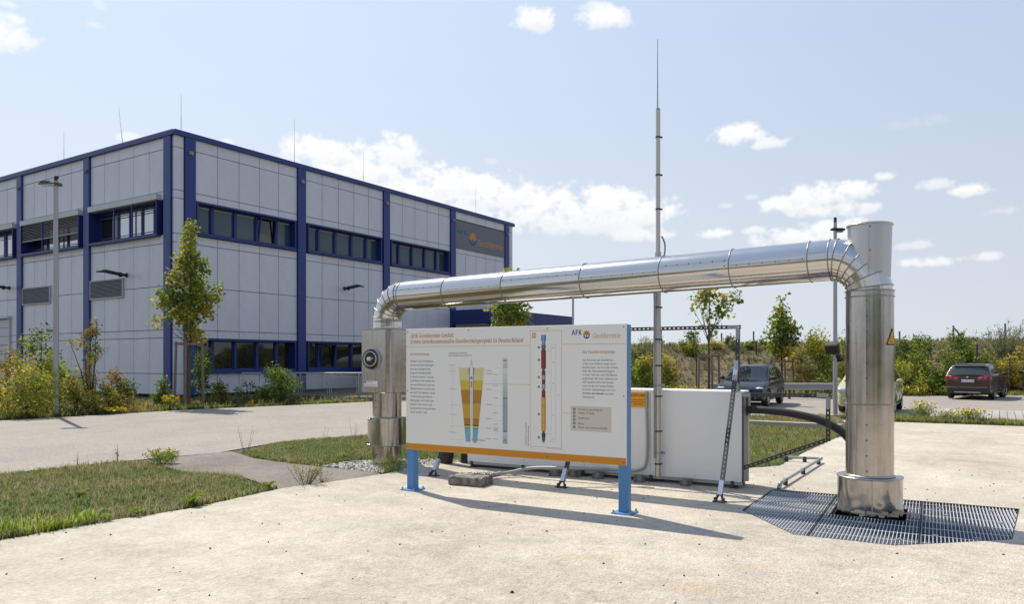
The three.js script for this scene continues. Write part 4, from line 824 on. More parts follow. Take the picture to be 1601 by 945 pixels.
// ---------------------------------------------------------------- hoses, conduits and small things on the concrete
const w2 = (s, out, y) => V(-0.71 + 0.873 * s - 0.487 * out, y, -(12.0 - 0.487 * s - 0.873 * out));   // a point by the screening wall
tag(mk('rubber_hose', [tube([w2(4.18, -0.24, 1.03), w2(4.5, -0.24, 1.03), w2(4.9, -0.26, 0.99), w2(5.25, -0.28, 0.90), w2(5.5, -0.30, 0.74), w2(5.64, -0.30, 0.5), w2(5.68, -0.28, 0.1), w2(5.68, -0.28, -0.2)], 0.052, 70, 16)], M.rubber), 'thick black rubber hose leaving the right end of the white screening wall', 'hose');
tag(mk('rubber_hose', [tube([w2(0.1, -0.16, 0.92), w2(-0.25, -0.16, 0.85), w2(-0.40, -0.16, 0.6), w2(-0.46, -0.16, 0.25), w2(-0.52, -0.16, -0.05)], 0.10, 40, 16), tube([w2(0.1, -0.40, 0.92), w2(-0.12, -0.40, 0.82), w2(-0.2, -0.38, 0.5), w2(-0.24, -0.38, 0.2), w2(-0.26, -0.38, -0.05)], 0.10, 40, 16)], M.black), 'thick black hose bend entering the gravel below the left half of the information board', 'hose');
tag(mk('cable_conduit', [tube([w2(2.98, 0.035, 1.26), w2(2.98, 0.035, 0.3), w2(2.94, 0.035, 0.19), w2(2.80, 0.035, 0.14), w2(2.4, 0.05, 0.13)], 0.018, 60, 10), tube([w2(2.42, 0.05, 0.13), w2(1.9, 0.25, 0.14), w2(1.35, 0.42, 0.12), w2(1.12, 0.62, 0.07), w2(1.0, 0.80, 0.05), w2(0.95, 0.95, 0.03)], 0.024, 50, 10), rod(w2(1.03, 0.72, 0.06), w2(0.98, 0.84, 0.05), 0.034), torus(0.03, 0.008, ...w2(0.95, 0.95, 0.03).toArray(), 1, 0, 0, 16, 6)], M.galv), 'grey flexible cable conduit curving across the concrete below the information board', 'conduit');
{
  const g = [], a = V(4.50, 0.07, -12.65), b = V(5.10, 0.07, -12.45), c = V(3.55, 0.07, -9.98);
  g.push(rod(a, b, 0.022, 0.022, 12), rod(b, c, 0.022, 0.022, 12), sph(0.03, b.x, b.y, b.z), rod(c, V(3.50, 0.0, -9.90), 0.026, 0.03, 10));
  const T = tag(mk('steel_conduit', g, M.galv), 'thin bent steel tube lying on the concrete behind the right pipe column', 'conduit');
  for (const [p, q, t] of [[a, b, 0.15], [a, b, 0.6], [b, c, 0.08], [b, c, 0.5], [b, c, 0.9]]) { const v = new THREE.Vector3().lerpVectors(p, q, t); mk('clamp', [cyl(0.03, 0.03, 0.04, v.x, v.y, v.z), box(0.05, 0.06, 0.05, v.x, 0.03, v.z)], M.galvDark, T); }
}
{ // concrete block with a chain
  const g = new THREE.BoxGeometry(0.52, 0.125, 0.36, 26, 6, 18), p = g.attributes.position;
  for (let i = 0; i < p.count; i++) { const x = p.getX(i), y = p.getY(i), z = p.getZ(i), e = (Math.abs(x) > 0.255) + (Math.abs(y) > 0.06) + (Math.abs(z) > 0.175); const k = noise.noise(x * 14, y * 14, z * 14) * 0.008 - (e > 1 ? 0.008 + 0.012 * Math.abs(noise.noise(x * 9, y * 9, z * 9 + 4)) : 0); p.setXYZ(i, x * (1 + k * 3), y + (y > 0 ? k : 0), z * (1 + k * 4)); }
  g.computeVertexNormals(); g.translate(0, 0.063, 0);
  const c = thing('concrete_block', 'rough grey concrete block on the ground below the information board', 'concrete block', -0.56, 10.30, 0, -0.45);
  const map = tex(256, 256, (u, v) => { const k = 0.7 + (tnoise(L8, 8, u, v) - 0.5) * 0.7 + (tnoise(L64, 64, u, v) - 0.5) * 0.4 + (tnoise(L256, 256, u, v) - 0.5) * 0.3; return [0.27 * k, 0.25 * k, 0.225 * k]; }, [2, 2]);
  const m = std([1, 1, 1], 0.95, 0, { map, bumpMap: gritBump, bumpScale: 0.01 }); m.userData.metres = true;
  mk('block', g, m, c);
  const R = rng(9), links = []; for (let i = 0; i < 13; i++) links.push(torus(0.02, 0.005, -0.05 + i * 0.024, 0.133, -0.05 + Math.sin(i * 1.1) * 0.04 + R() * 0.02, i % 2 ? 1.4 : 0.2, i * 0.4, 0.3, 14, 6));
  tag(mk('chain', links, std([0.3, 0.3, 0.32], 0.4, 0.9)), 'short steel chain lying on the rough concrete block', 'chain').position.set(-0.52, 0.0, -10.33);
  const stone = g.clone(); stone.scale(0.30, 0.62, 0.40);
  [[1.62, 0.16, 0.3], [1.92, 0.10, -0.2], [2.28, 0.10, 0.1], [2.90, 0.12, 0.4], [3.55, 0.09, 0.0]].forEach(([s, o, t], i) => {
    const v = w2(s, o, 0), q = mk('small_stone', stone, m); q.position.copy(v); q.rotation.y = -0.5 + t; q.scale.set(1 - i * 0.05, 1 + (i % 2) * 0.15, 1);
    tag(q, ['leftmost small stone weight at the foot of the white screening wall', 'second small stone weight from the left under the white screening wall', 'third small stone weight from the left under the white screening wall', 'fourth small stone weight from the left under the white screening wall', 'rightmost small stone weight near the right blue board post'][i], 'stone', 'stone weights along the screening wall');
  });
}
// ---------------------------------------------------------------- street lamps
function lamp(label, x, d, h, turn, r, kind) {
  const T = thing('street_lamp', label, 'street lamp', x, d, 0, turn, 'street lamps by the road');
  mk('pole', [cyl(r, r * 0.72, h, 0, h / 2, 0, 0, 0, 0, 16), cyl(r * 1.02, r * 1.02, 0.02, 0, 1.15, 0), box(0.012, 0.5, 0.10, 0, 0.9, r * 0.95)], M.galvPole ??= std([0.36, 0.365, 0.37], 0.5, 0.5, { bumpMap: gritBump, bumpScale: 0.001 }), T);
  if (kind === 'flat') {
    mk('lamp_head', [rbox(0.50, 0.06, 0.26, 0.025, -0.20, h - 0.10, 0, 0, 0, 0.10), rbox(0.22, 0.10, 0.2, 0.04, 0.06, h - 0.10, 0), xf(cyl(0.12, 0.16, 0.06, 0, 0, 0), -0.28, h - 0.07, 0, 0, 0, 0.1)], M.lampBody ??= std([0.09, 0.09, 0.095], 0.6), T);
    mk('lamp_glass', box(0.42, 0.012, 0.24, -0.21, h - 0.145, 0, 0, 0, 0.10), M.lampGlass, T);
    mk('pole_cap', [cyl(0.05, 0.05, 0.16, 0, h + 0.03, 0), rbox(0.1, 0.09, 0.1, 0.02, 0.02, h + 0.12, 0)], M.black, T);
  } else {
    mk('lamp_head', [rbox(0.40, 0.07, 0.22, 0.03, 0.08, h - 0.22, 0, 0, 0, -0.06), rbox(0.2, 0.12, 0.2, 0.03, 0.12, h - 0.24, 0)], M.black, T);
    mk('lamp_glass', box(0.22, 0.01, 0.16, 0.12, h - 0.305, 0), M.lampGlass, T);
    mk('pole_cap', cyl(0.045, 0.045, 0.34, 0, h - 0.02, 0), M.black, T);
    const f = mk('floodlight', [rbox(0.30, 0.24, 0.14, 0.02, 0, 0, 0), box(0.26, 0.2, 0.03, 0, 0, 0.08), bar(V(0.0, -0.12, 0), V(0.16, -0.30, 0), 0.05, 0.06), box(0.10, 0.16, 0.10, 0.1, -0.24, 0)], M.black, T, { at: [-0.10, 2.05, 0.05] }); f.rotation.set(0.5, -0.6, 0.35); f.scale.setScalar(1.35);
  }
}
lamp('tall grey street lamp with flat head standing before the short face of the building', -13.88, 22.96, 7.15, 0.25, 0.085, 'flat');
lamp('grey street lamp with small black head beside the right pipe column', 9.98, 23.3, 5.95, 0, 0.07, 'black');
{ const t = thing('slim_pole', 'slim grey pole rising beyond the blue entrance canopy', 'pole', 2.75, 34.0); mk('pole', cyl(0.055, 0.045, 4.55, 0, 2.27, 0), M.galvPole, t); mk('pole_cap', cyl(0.06, 0.06, 0.1, 0, 4.58, 0), M.black, t); }
// ---------------------------------------------------------------- railing by the long face
{
  const T = thing('ramp_railing', 'grey ramp railing with mesh infill before the lower ribbon windows', 'railing', -11.3, 31.6, 0, 0.03);
  const L = 7.4, n = 5;
  mk('handrail', [cyl(0.03, 0.03, L, L / 2, 1.14, 0, 0, 0, Math.PI / 2), cyl(0.02, 0.02, L - 3.4, 1.7 + L / 2, 0.14, 0, 0, 0, Math.PI / 2)], M.galv, T);
  mk('ramp_wall', box(4.4, 0.34, 0.18, 5.4, 0.0, -0.35), M.stone, T);
  for (let i = 0; i <= n; i++) {
    const x = 1.2 + i * 1.22; mk('post', [box(0.05, 1.14, 0.05, x, 0.57, 0), box(0.12, 0.02, 0.12, x, 0.01, 0)], M.galv, T);
    if (i < n) {
      const m = [], w = 1.06, x0 = x + 0.08; for (const y of [0.22, 1.0]) m.push(box(w, 0.03, 0.03, x0 + w / 2, y, 0)); for (const q of [0, w]) m.push(box(0.03, 0.78, 0.03, x0 + q, 0.61, 0));
      mk('infill_frame', m, M.galv, T); const wr = []; for (let k = 1; k < 26; k++) wr.push(box(0.006, 0.76, 0.006, x0 + k * w / 26, 0.61, 0.004)); for (let k = 1; k < 19; k++) wr.push(box(w, 0.006, 0.006, x0 + w / 2, 0.22 + k * 0.041, -0.004)); mk('mesh_infill', wr, M.galv, T, { kind: 'stuff' });
    }
  }
}
// ---------------------------------------------------------------- guard rail at the parking lot
{
  const T = thing('guard_rail', 'low galvanised guard rail behind the parked dark blue car', 'guard rail', 8.6, 33.2, 0, -0.02);
  const L = 7.2, pr = [[0, -0.155], [0.06, -0.12], [0.06, -0.07], [0.005, -0.03], [0.005, 0.03], [0.06, 0.07], [0.06, 0.12], [0, 0.155]];
  const sh = poly([...pr.map(([z, y]) => [-z, y]), ...pr.slice().reverse().map(([z, y]) => [-z + 0.008, y])]);
  const g = new THREE.ExtrudeGeometry(sh, { depth: L, bevelEnabled: false }); g.rotateY(Math.PI / 2); g.translate(0, 0.53, 0);
  mk('beam', g, M.galv, T);
  for (let i = 0; i < 5; i++) mk('post', box(0.1, 0.72, 0.06, 0.3 + i * 1.65, 0.34, -0.06), M.galvDark, T);
}
// ---------------------------------------------------------------- cars: local +x is forward
function car(o) {
  const T = thing('parked_car', o.label, 'car', o.x, o.d, 0, o.turn, 'cars in the parking lot');
  const L = o.L, W = o.W, H = o.H, h = L / 2, belt = o.belt, xf0 = h - o.over, xr0 = -h + o.overR, ar = 0.345, wr = 0.315;
  const paint = phys(o.colour, 0.35, o.metal ?? 0, { clearcoat: 0.45, clearcoatRoughness: 0.03, specularIntensity: 0.4 });
  const trim = std([0.02, 0.02, 0.021], 0.6), dark = std([0.008, 0.008, 0.008], 0.9);
  const glass = phys(o.glass ?? [0.02, 0.024, 0.026], 0.02, 0, { ior: 1.6 });
  const plan = (x) => { const t = clamp((Math.abs(x) - h + 0.75) / 0.75); return 1 - (x > 0 ? 0.15 : 0.11) * t * t * t; };
  // lower body
  const s = new THREE.Shape(), sill = 0.23;
  s.moveTo(-h + 0.08, 0.32); s.lineTo(-h + 0.16, sill + 0.03); s.lineTo(xr0 - ar - 0.03, sill); s.lineTo(xr0 - ar, sill + 0.06);
  s.absarc(xr0, 0.315, ar, Math.PI, 0, true); s.lineTo(xr0 + ar + 0.03, sill); s.lineTo(xf0 - ar - 0.03, sill); s.absarc(xf0, 0.315, ar, Math.PI, 0, true);
  s.lineTo(xf0 + ar + 0.03, sill - 0.02); s.lineTo(h - 0.12, sill); s.lineTo(h - 0.02, 0.36); s.quadraticCurveTo(h + 0.01, 0.52, h - 0.05, 0.66);
  for (const [x, y] of o.hood) s.lineTo(x, y);
  for (const [x, y] of o.tail) s.lineTo(x, y);
  s.lineTo(-h + 0.0, 0.52); s.closePath();
  const bv = 0.075;
  const body = new THREE.ExtrudeGeometry(s, { depth: W - 2 * bv, bevelEnabled: true, bevelThickness: bv, bevelSize: bv, bevelOffset: -bv, bevelSegments: 4, curveSegments: 16 });
  body.translate(0, 0, -W / 2 + bv);
  { const p = body.attributes.position; for (let i = 0; i < p.count; i++) { const x = p.getX(i), y = p.getY(i); p.setZ(i, p.getZ(i) * plan(x) * (1 - 0.05 * smooth(0.6, 0.2, y) - 0.04 * smooth(0.75, 1.05, y))); } body.computeVertexNormals(); }
  mk('body', toCreasedNormals(body, 0.6), paint, T);
  mk('underbody', box(L - 0.5, 0.4, W - 0.46, 0, 0.42, 0), dark, T);
  // cabin
  const taper = (y) => lerp(1, o.tumble ?? 0.77, clamp((y - belt) / (H - belt))), hw = W / 2 - 0.05;
  const c = new THREE.Shape(); o.cabin.forEach(([x, y], i) => (i ? c.lineTo(x, y) : c.moveTo(x, y))); c.closePath();
  const cb = new THREE.ExtrudeGeometry(c, { depth: 2 * hw - 0.1, bevelEnabled: true, bevelThickness: 0.05, bevelSize: 0.05, bevelOffset: -0.05, bevelSegments: 3 });
  cb.translate(0, 0, -hw + 0.05);
  { const p = cb.attributes.position; for (let i = 0; i < p.count; i++) p.setZ(i, p.getZ(i) * taper(p.getY(i))); cb.computeVertexNormals(); }
  mk('cabin', toCreasedNormals(cb, 0.5), paint, T);
  const sheetFrom = (pts, tri) => { const g = new THREE.BufferGeometry(); g.setAttribute('position', new THREE.Float32BufferAttribute(pts.flat(), 3)); g.setIndex(tri); g.computeVertexNormals(); return g; };
  const quad = (a, b, out, inset, name, mat) => {      // curved glass between two cabin edge points
    const nrm = V(-(b[1] - a[1]), b[0] - a[0], 0).normalize(); if (nrm.x * out < 0) nrm.negate();
    const rows = [], tri = [], n = 8;
    for (const [q, t] of [[a, 0.06], [b, 0.07]]) { const p = q === a ? [lerp(a[0], b[0], 0.05), lerp(a[1], b[1], 0.05)] : [lerp(a[0], b[0], 0.93), lerp(a[1], b[1], 0.93)]; const z = hw * taper(p[1]) - inset; for (let i = 0; i <= n; i++) { const k = i / n * 2 - 1; rows.push([p[0] + nrm.x * (0.006 + 0.05 * (1 - k * k)), p[1] + nrm.y * (0.006 + 0.05 * (1 - k * k)), z * k]); } }
    for (let i = 0; i < n; i++) tri.push(i, i + 1, i + n + 1, i + 1, i + n + 2, i + n + 1);
    mk(name, sheetFrom(rows, tri), mat, T);
  };
  quad(o.cabin[o.ws], o.cabin[o.ws + 1], 1, 0.09, 'windscreen', glass);
  quad(o.cabin[o.rs + 1], o.cabin[o.rs], -1, 0.12, 'rear_window', glass);
  for (const sd of [-1, 1]) for (const w of o.windows) {
    const g = new THREE.ShapeGeometry(poly(w)), p = g.attributes.position;
    for (let i = 0; i < p.count; i++) p.setZ(i, sd * (hw * taper(p.getY(i)) + 0.004));
    g.computeVertexNormals(); mk('side_window', g, glass, T);
  }
  // wheels
  const tyre = new THREE.LatheGeometry([[0.20, -0.1], [wr - 0.03, -0.105], [wr, -0.075], [wr, 0.075], [wr - 0.03, 0.105], [0.20, 0.1]].map((p) => new THREE.Vector2(...p)), 32); tyre.rotateX(Math.PI / 2);
  const rimParts = [cyl(0.205, 0.205, 0.1, 0, 0, -0.02, Math.PI / 2, 0, 0, 28), torus(0.2, 0.014, 0, 0, 0.085, 0, 0, 0, 28), cyl(0.05, 0.05, 0.03, 0, 0, 0.075, Math.PI / 2)];
  const spokes = []; for (let k = 0; k < 5; k++) spokes.push(box(0.05, 0.17, 0.03, Math.sin(k * 1.2566) * 0.11, Math.cos(k * 1.2566) * 0.11, 0.07, 0, 0, -k * 1.2566));
  const wheelDark = std([0.03, 0.03, 0.03], 0.7), alloy = std([0.55, 0.55, 0.56], 0.3, 0.9);
  for (const [x, steer] of [[xf0, o.steer ?? 0], [xr0, 0]]) for (const sd of [-1, 1]) {
    const w = mk('wheel', tyre, M.rubber, T, { at: [x, wr, sd * (W / 2 - 0.125)] }); w.rotation.y = (sd < 0 ? Math.PI : 0) + steer;
    mk('rim', [...spokes, rimParts[1], rimParts[2]], alloy, w); mk('brake_disc', rimParts[0], wheelDark, w);
  }
  for (const sd of [-1, 1]) {
    mk('mirror', [xf(sph(0.11, 0, 0, 0, [0.55, 0.7, 1], 14), o.mirror[0], o.mirror[1], sd * (W / 2 + 0.07)), bar(V(o.mirror[0], o.mirror[1] - 0.05, sd * (W / 2 - 0.1)), V(o.mirror[0], o.mirror[1] - 0.03, sd * (W / 2 + 0.05)), 0.05, 0.04)], o.mirrorPaint ? paint : trim, T);
    const hl = o.headlight; mk('headlight', xf(sph(1, 0, 0, 0, [hl[2], hl[3], hl[4]], 16), hl[0], hl[1], sd * hl[5], 0, sd * -0.5, 0.15), phys([0.55, 0.58, 0.60], 0.08, 0.2, { clearcoat: 1 }), T);
    mk('door_handle', [box(0.16, 0.025, 0.02, 0.05, belt - 0.13, sd * (W / 2 - 0.005)), box(0.16, 0.025, 0.02, -0.85, belt - 0.13, sd * (W / 2 - 0.012))], trim, T);
    mk('door_gap', [bar(V(o.doors[0], 0.32, sd * (W / 2 - 0.006)), V(o.doors[0] - 0.02, belt - 0.04, sd * (W / 2 - 0.016)), 0.012, 0.012, V(0, 0, 1)), bar(V(o.doors[1], 0.32, sd * (W / 2 - 0.006)), V(o.doors[1] - 0.02, belt - 0.04, sd * (W / 2 - 0.016)), 0.012, 0.012, V(0, 0, 1)), box(o.doors[0] - o.doors[2], 0.05, 0.02, (o.doors[0] + o.doors[2]) / 2, 0.34, sd * (W / 2 - 0.012))], dark, T);
    if (o.rails) mk('roof_rail', tube([[0.55, H - 0.06, sd * hw * 0.76], [0.4, H + 0.02, sd * hw * 0.76], [-0.9, H + 0.015, sd * hw * 0.76], [-1.05, H - 0.06, sd * hw * 0.76]], 0.02, 24, 8), o.railMat ?? M.black, T);
    if (o.taillight) { const t = o.taillight; mk('tail_light', [xf(rbox(0.1, 0.17, 0.30, 0.03, 0, 0, 0), t[0], t[1], sd * t[2], 0, sd * 0.45, -0.1), xf(rbox(0.06, 0.11, 0.24, 0.02, 0, 0, 0), t[0] - 0.045, t[1] - 0.035, sd * (t[2] - 0.24), 0, sd * 0.12, -0.05)], phys([0.45, 0.012, 0.01], 0.12, 0, { clearcoat: 1 }), T); mk('reflector', box(0.03, 0.04, 0.2, -h + 0.02, 0.52, sd * (W / 2 - 0.25)), std([0.35, 0.02, 0.02], 0.3), T); }
    mk('fog_lamp', xf(sph(0.06, 0, 0, 0, [0.4, 0.8, 1], 10), h - 0.045, 0.36, sd * (W / 2 - 0.36)), M.lampGlass, T);
  }
  mk('grille', [rbox(0.06, 0.09, W * 0.5, 0.02, h - 0.045, 0.60, 0), rbox(0.06, 0.15, W * 0.62, 0.03, h - 0.015, 0.36, 0)], dark, T);
  mk('front_bumper', rbox(0.08, 0.07, W * 0.72, 0.03, h - 0.005, 0.46, 0), paint, T);
  if (o.plateText) {
    const cv = document.createElement('canvas'); cv.width = 416; cv.height = 88; const x = cv.getContext('2d'); x.fillStyle = '#e8e8e4'; x.fillRect(0, 0, 416, 88); x.fillStyle = '#1d3f9c'; x.fillRect(0, 0, 42, 88); plain(x, o.plateText, 60, 72, 74, 'sans-serif', '#1a1a1c', 340, 'bold ');
    const pl = xf(new THREE.PlaneGeometry(0.52, 0.11), -h - 0.036, 0.80, 0, 0, -Math.PI / 2, 0);
    mk('plate_holder', rbox(0.02, 0.13, 0.54, 0.005, -h - 0.025, 0.80, 0), trim, T); mk('number_plate', pl, std([1, 1, 1], 0.5, 0, { map: canvasTex(cv) }), T);
    mk('rear_bumper', rbox(0.14, 0.28, W * 0.86, 0.05, -h + 0.03, 0.40, 0), trim, T); mk('skid_plate', [rbox(0.06, 0.05, W * 0.55, 0.02, -h - 0.03, 0.31, 0)], std([0.42, 0.42, 0.42], 0.4, 0.4), T);
    mk('wiper', [bar(V(-h + 0.13, belt + 0.04, -0.05), V(-h + 0.2, belt + 0.10, 0.35), 0.02, 0.02), cyl(0.035, 0.035, 0.04, -h + 0.10, belt + 0.02, -0.05)], trim, T);
    mk('spoiler', [rbox(0.22, 0.04, W * 0.66, 0.015, o.cabin[o.rs][0] - 0.03, H - 0.05, 0), box(0.02, 0.025, 0.5, o.cabin[o.rs][0] - 0.145, H - 0.06, 0)], paint, T);
    mk('badge', [cyl(0.04, 0.04, 0.01, -h - 0.005, belt - 0.06, 0, 0, 0, Math.PI / 2), box(0.01, 0.03, 0.1, -h - 0.005, belt - 0.06, 0.48), box(0.01, 0.03, 0.03, -h - 0.005, belt - 0.06, 0.56)], alloy, T);
  }
  return T;
}
// dark blue estate, nose towards the viewer
const blueCar = { label: 'dark blue car with roof rails facing the viewer behind the screening wall', x: 9.15, d: 28.75, turn: -Math.PI / 2 - 0.52, L: 4.3, W: 1.76, H: 1.52, belt: 0.92, over: 0.85, overR: 0.82, colour: [0.006, 0.008, 0.02],
  hood: [[2.03, 0.70], [1.6, 0.84], [1.05, 0.95]], tail: [[-1.9, 0.98], [-2.1, 0.88]],
  cabin: [[1.20, 0.88], [0.25, 1.45], [-0.2, 1.52], [-0.9, 1.51], [-1.55, 1.42], [-2.02, 0.90]], ws: 0, rs: 4,
  windows: [[[0.88, 0.98], [0.30, 1.37], [-0.28, 1.43], [-0.32, 0.98]], [[-0.40, 0.98], [-0.36, 1.43], [-0.95, 1.42], [-1.2, 0.98]], [[-1.27, 1.05], [-1.03, 1.39], [-1.42, 1.33], [-1.68, 1.06]]],
  mirror: [0.72, 1.03], headlight: [1.90, 0.66, 0.22, 0.07, 0.16, 0.64], doors: [0.82, -0.36, -1.2], rails: true, taillight: [-1.98, 0.85, 0.70] };
car(blueCar);
car({ label: 'light green hatchback half hidden by the right pipe column', x: 11.95, d: 25.1, turn: -Math.PI / 2 - 0.55, L: 3.85, W: 1.68, H: 1.50, belt: 0.95, over: 0.78, overR: 0.62, colour: [0.42, 0.42, 0.21], mirrorPaint: true,
  hood: [[1.84, 0.74], [1.5, 0.88], [1.12, 0.99]], tail: [[-1.7, 1.0], [-1.86, 0.85]],
  cabin: [[1.22, 0.92], [0.28, 1.43], [-0.2, 1.50], [-0.8, 1.49], [-1.35, 1.40], [-1.80, 0.95]], ws: 0, rs: 4,
  windows: [[[0.92, 1.02], [0.34, 1.34], [-0.2, 1.41], [-0.25, 1.02]], [[-0.33, 1.02], [-0.28, 1.41], [-0.95, 1.38], [-1.3, 1.05]]],
  mirror: [0.78, 1.02], headlight: [1.66, 0.72, 0.27, 0.10, 0.18, 0.60], doors: [0.86, -0.30, -1.1], taillight: [-1.78, 0.9, 0.66] });
const brown = { label: 'brown estate car parked with its tail to the viewer before the shrubs', x: 20.96, d: 34.0, turn: Math.PI / 2 - 0.715, L: 4.45, W: 1.80, H: 1.54, belt: 1.02, over: 0.86, overR: 0.86, colour: [0.06, 0.036, 0.03], steer: -0.28, glass: [0.035, 0.045, 0.04],
  hood: [[2.08, 0.84], [1.6, 1.0], [0.9, 1.05]], tail: [[-2.0, 1.06], [-2.14, 1.0]],
  cabin: [[1.0, 0.98], [0.2, 1.47], [-0.3, 1.54], [-1.2, 1.52], [-1.75, 1.44], [-2.10, 1.0]], ws: 0, rs: 4,
  windows: [[[0.72, 1.09], [0.20, 1.40], [-0.36, 1.45], [-0.4, 1.09]], [[-0.48, 1.09], [-0.44, 1.45], [-1.1, 1.43], [-1.3, 1.09]], [[-1.37, 1.10], [-1.2, 1.42], [-1.55, 1.36], [-1.75, 1.12]]],
  mirror: [0.62, 1.08], headlight: [2.0, 0.80, 0.22, 0.10, 0.22, 0.64], doors: [0.75, -0.42, -1.3], rails: true, taillight: [-2.09, 0.93, 0.72], plateText: 'M UM 9140' };
car(brown);
car({ ...brown, label: 'dark car cut off by the right edge of the view', x: 25.6, d: 36.2, turn: Math.PI / 2 - 0.58, colour: [0.02, 0.02, 0.022], steer: 0, plateText: 'M AT 3125' });
// ---------------------------------------------------------------- plants
const GREEN = [[0.16, 0.245, 0.030], [0.22, 0.30, 0.035], [0.11, 0.18, 0.026], [0.30, 0.35, 0.045]];
const YELLOW = [[0.42, 0.38, 0.045], [0.52, 0.44, 0.055], [0.28, 0.30, 0.04], [0.46, 0.36, 0.08]];
const BROWN = [[0.34, 0.20, 0.05], [0.42, 0.29, 0.06], [0.23, 0.15, 0.045], [0.42, 0.36, 0.07]];
const DARK = [[0.10, 0.15, 0.03], [0.14, 0.195, 0.036], [0.075, 0.11, 0.024], [0.20, 0.235, 0.045]];
const GREY = [[0.20, 0.225, 0.11], [0.25, 0.265, 0.13], [0.15, 0.185, 0.08], [0.30, 0.29, 0.14]];
const mix = (...sets) => sets.flat();
// leaves spread through a set of clumps [x, y, z, rx, ry, rz]
function leafCloud(clumps, n, size, cols, R, o = {}) {
  const pos = new Float32Array(n * 12 * 3 / 2), nor = new Float32Array(n * 12 * 3 / 2), col = new Float32Array(n * 12 * 3 / 2);
  const wts = clumps.map((c) => Math.cbrt(c[3] * c[4] * c[5]) ** 2), sum = wts.reduce((a, b) => a + b);
  const tw = clumps.map(() => cols[Math.floor(R() * cols.length)]);
  const P = V(), D = V(), S = V(), N = V(), A = V(), B = V(), C = V();
  let w = 0;
  // twigs gather the leaves into sprays
  for (let i = 0; i < n;) {
    let r = R() * sum, k = 0; while (k < clumps.length - 1 && (r -= wts[k]) > 0) k++;
    const c = clumps[k]; D.set(R() * 2 - 1, R() * 2 - 1, R() * 2 - 1); if (D.lengthSq() > 1 || D.lengthSq() < 1e-4) continue; D.normalize();
    const q = Math.pow(R(), 0.42) * (0.82 + 0.36 * R());
    const cx = c[0] + D.x * c[3] * q, cy = c[1] + D.y * c[4] * q, cz = c[2] + D.z * c[5] * q;
    const spray = o.spray ?? 5, sr = size * (o.spread ?? 1.3), base = R() < 0.5 ? tw[k] : cols[Math.floor(R() * cols.length)], tone = 0.75 + R() * 0.5;
    for (let s = 0; s < spray && i < n; s++, i++) {
      P.set(cx + (R() - 0.5) * 2 * sr, cy + (R() - 0.5) * 2 * sr, cz + (R() - 0.5) * 2 * sr);
      const L = size * (0.6 + R() * 0.8), Wd = L * (o.aspect ?? 0.55);
      S.set(R() * 2 - 1, (R() * 2 - 1) * 0.7 + (o.up ?? -0.1), R() * 2 - 1).addScaledVector(D, 0.5).normalize();
      N.set(R() * 2 - 1, R() * 2 - 0.3, R() * 2 - 1).addScaledVector(D, 0.3); A.crossVectors(S, N).normalize(); N.crossVectors(A, S).normalize();
      const tip = B.copy(P).addScaledVector(S, L), l = C.copy(P).addScaledVector(S, L * 0.45).addScaledVector(N, Wd * 0.16);
      const put = (x, y, z) => { pos[w] = x; pos[w + 1] = y; pos[w + 2] = z; nor[w] = N.x; nor[w + 1] = N.y; nor[w + 2] = N.z; const t = tone; col[w] = base[0] * t; col[w + 1] = base[1] * t; col[w + 2] = base[2] * t; w += 3; };
      put(P.x, P.y, P.z); put(l.x + A.x * Wd * 0.5, l.y + A.y * Wd * 0.5, l.z + A.z * Wd * 0.5); put(tip.x, tip.y, tip.z);
      put(P.x, P.y, P.z); put(tip.x, tip.y, tip.z); put(l.x - A.x * Wd * 0.5, l.y - A.y * Wd * 0.5, l.z - A.z * Wd * 0.5);
    }
  }
  const g = new THREE.BufferGeometry();
  g.setAttribute('position', new THREE.BufferAttribute(pos, 3)); g.setAttribute('normal', new THREE.BufferAttribute(nor, 3)); g.setAttribute('color', new THREE.BufferAttribute(col, 3)); g.setAttribute('uv', new THREE.BufferAttribute(new Float32Array(pos.length / 3 * 2), 2));
  return g;
}
function stems(clumps, R, r0, from = [0, 0, 0], n = clumps.length) {
  const g = [];
  for (let i = 0; i < n; i++) { const c = clumps[i % clumps.length], b = V(from[0] + (R() - 0.5) * 0.12, from[1], from[2] + (R() - 0.5) * 0.12), t = V(c[0] + (R() - 0.5) * c[3], c[1] + c[4] * (0.2 + R() * 0.5), c[2] + (R() - 0.5) * c[5]), m = V((b.x + t.x) / 2 + (R() - 0.5) * 0.15, lerp(b.y, t.y, 0.55), (b.z + t.z) / 2 + (R() - 0.5) * 0.15); g.push(rod(b, m, r0, r0 * 0.7, 6), rod(m, t, r0 * 0.7, r0 * 0.25, 5)); }
  return g;
}
// a shrub of height h and width w, its foot at (x, d)
function shrub(name, label, cat, x, d, w, h, cols, n, size, seed, o = {}) {
  const R = rng(seed), T = thing(name, label, cat, x, d, o.y ?? 0, 0, o.group);
  const cl = o.clumps ?? [], k = o.k ?? 7;
  if (!o.clumps) for (let i = 0; i < k; i++) { const a = R() * 6.28, q = Math.sqrt(R()) * 0.36 * w, t = 0.18 + 0.66 * (i + R() * 0.6) / k; cl.push([Math.cos(a) * q * (1.2 - t * 0.7), h * t, Math.sin(a) * q * (1.2 - t * 0.7), w * (0.20 + R() * 0.12) * (1.15 - t * 0.45), h * (0.13 + R() * 0.09), w * (0.2 + R() * 0.1) * (1.15 - t * 0.45)]); }
  mk('foliage', leafCloud(cl, n, size, cols, R, o), M.leaf, T);
  mk('stem', stems(cl, R, o.stem ?? 0.018, [0, 0, 0], o.stems ?? cl.length), M.bark, T);
  return T;
}
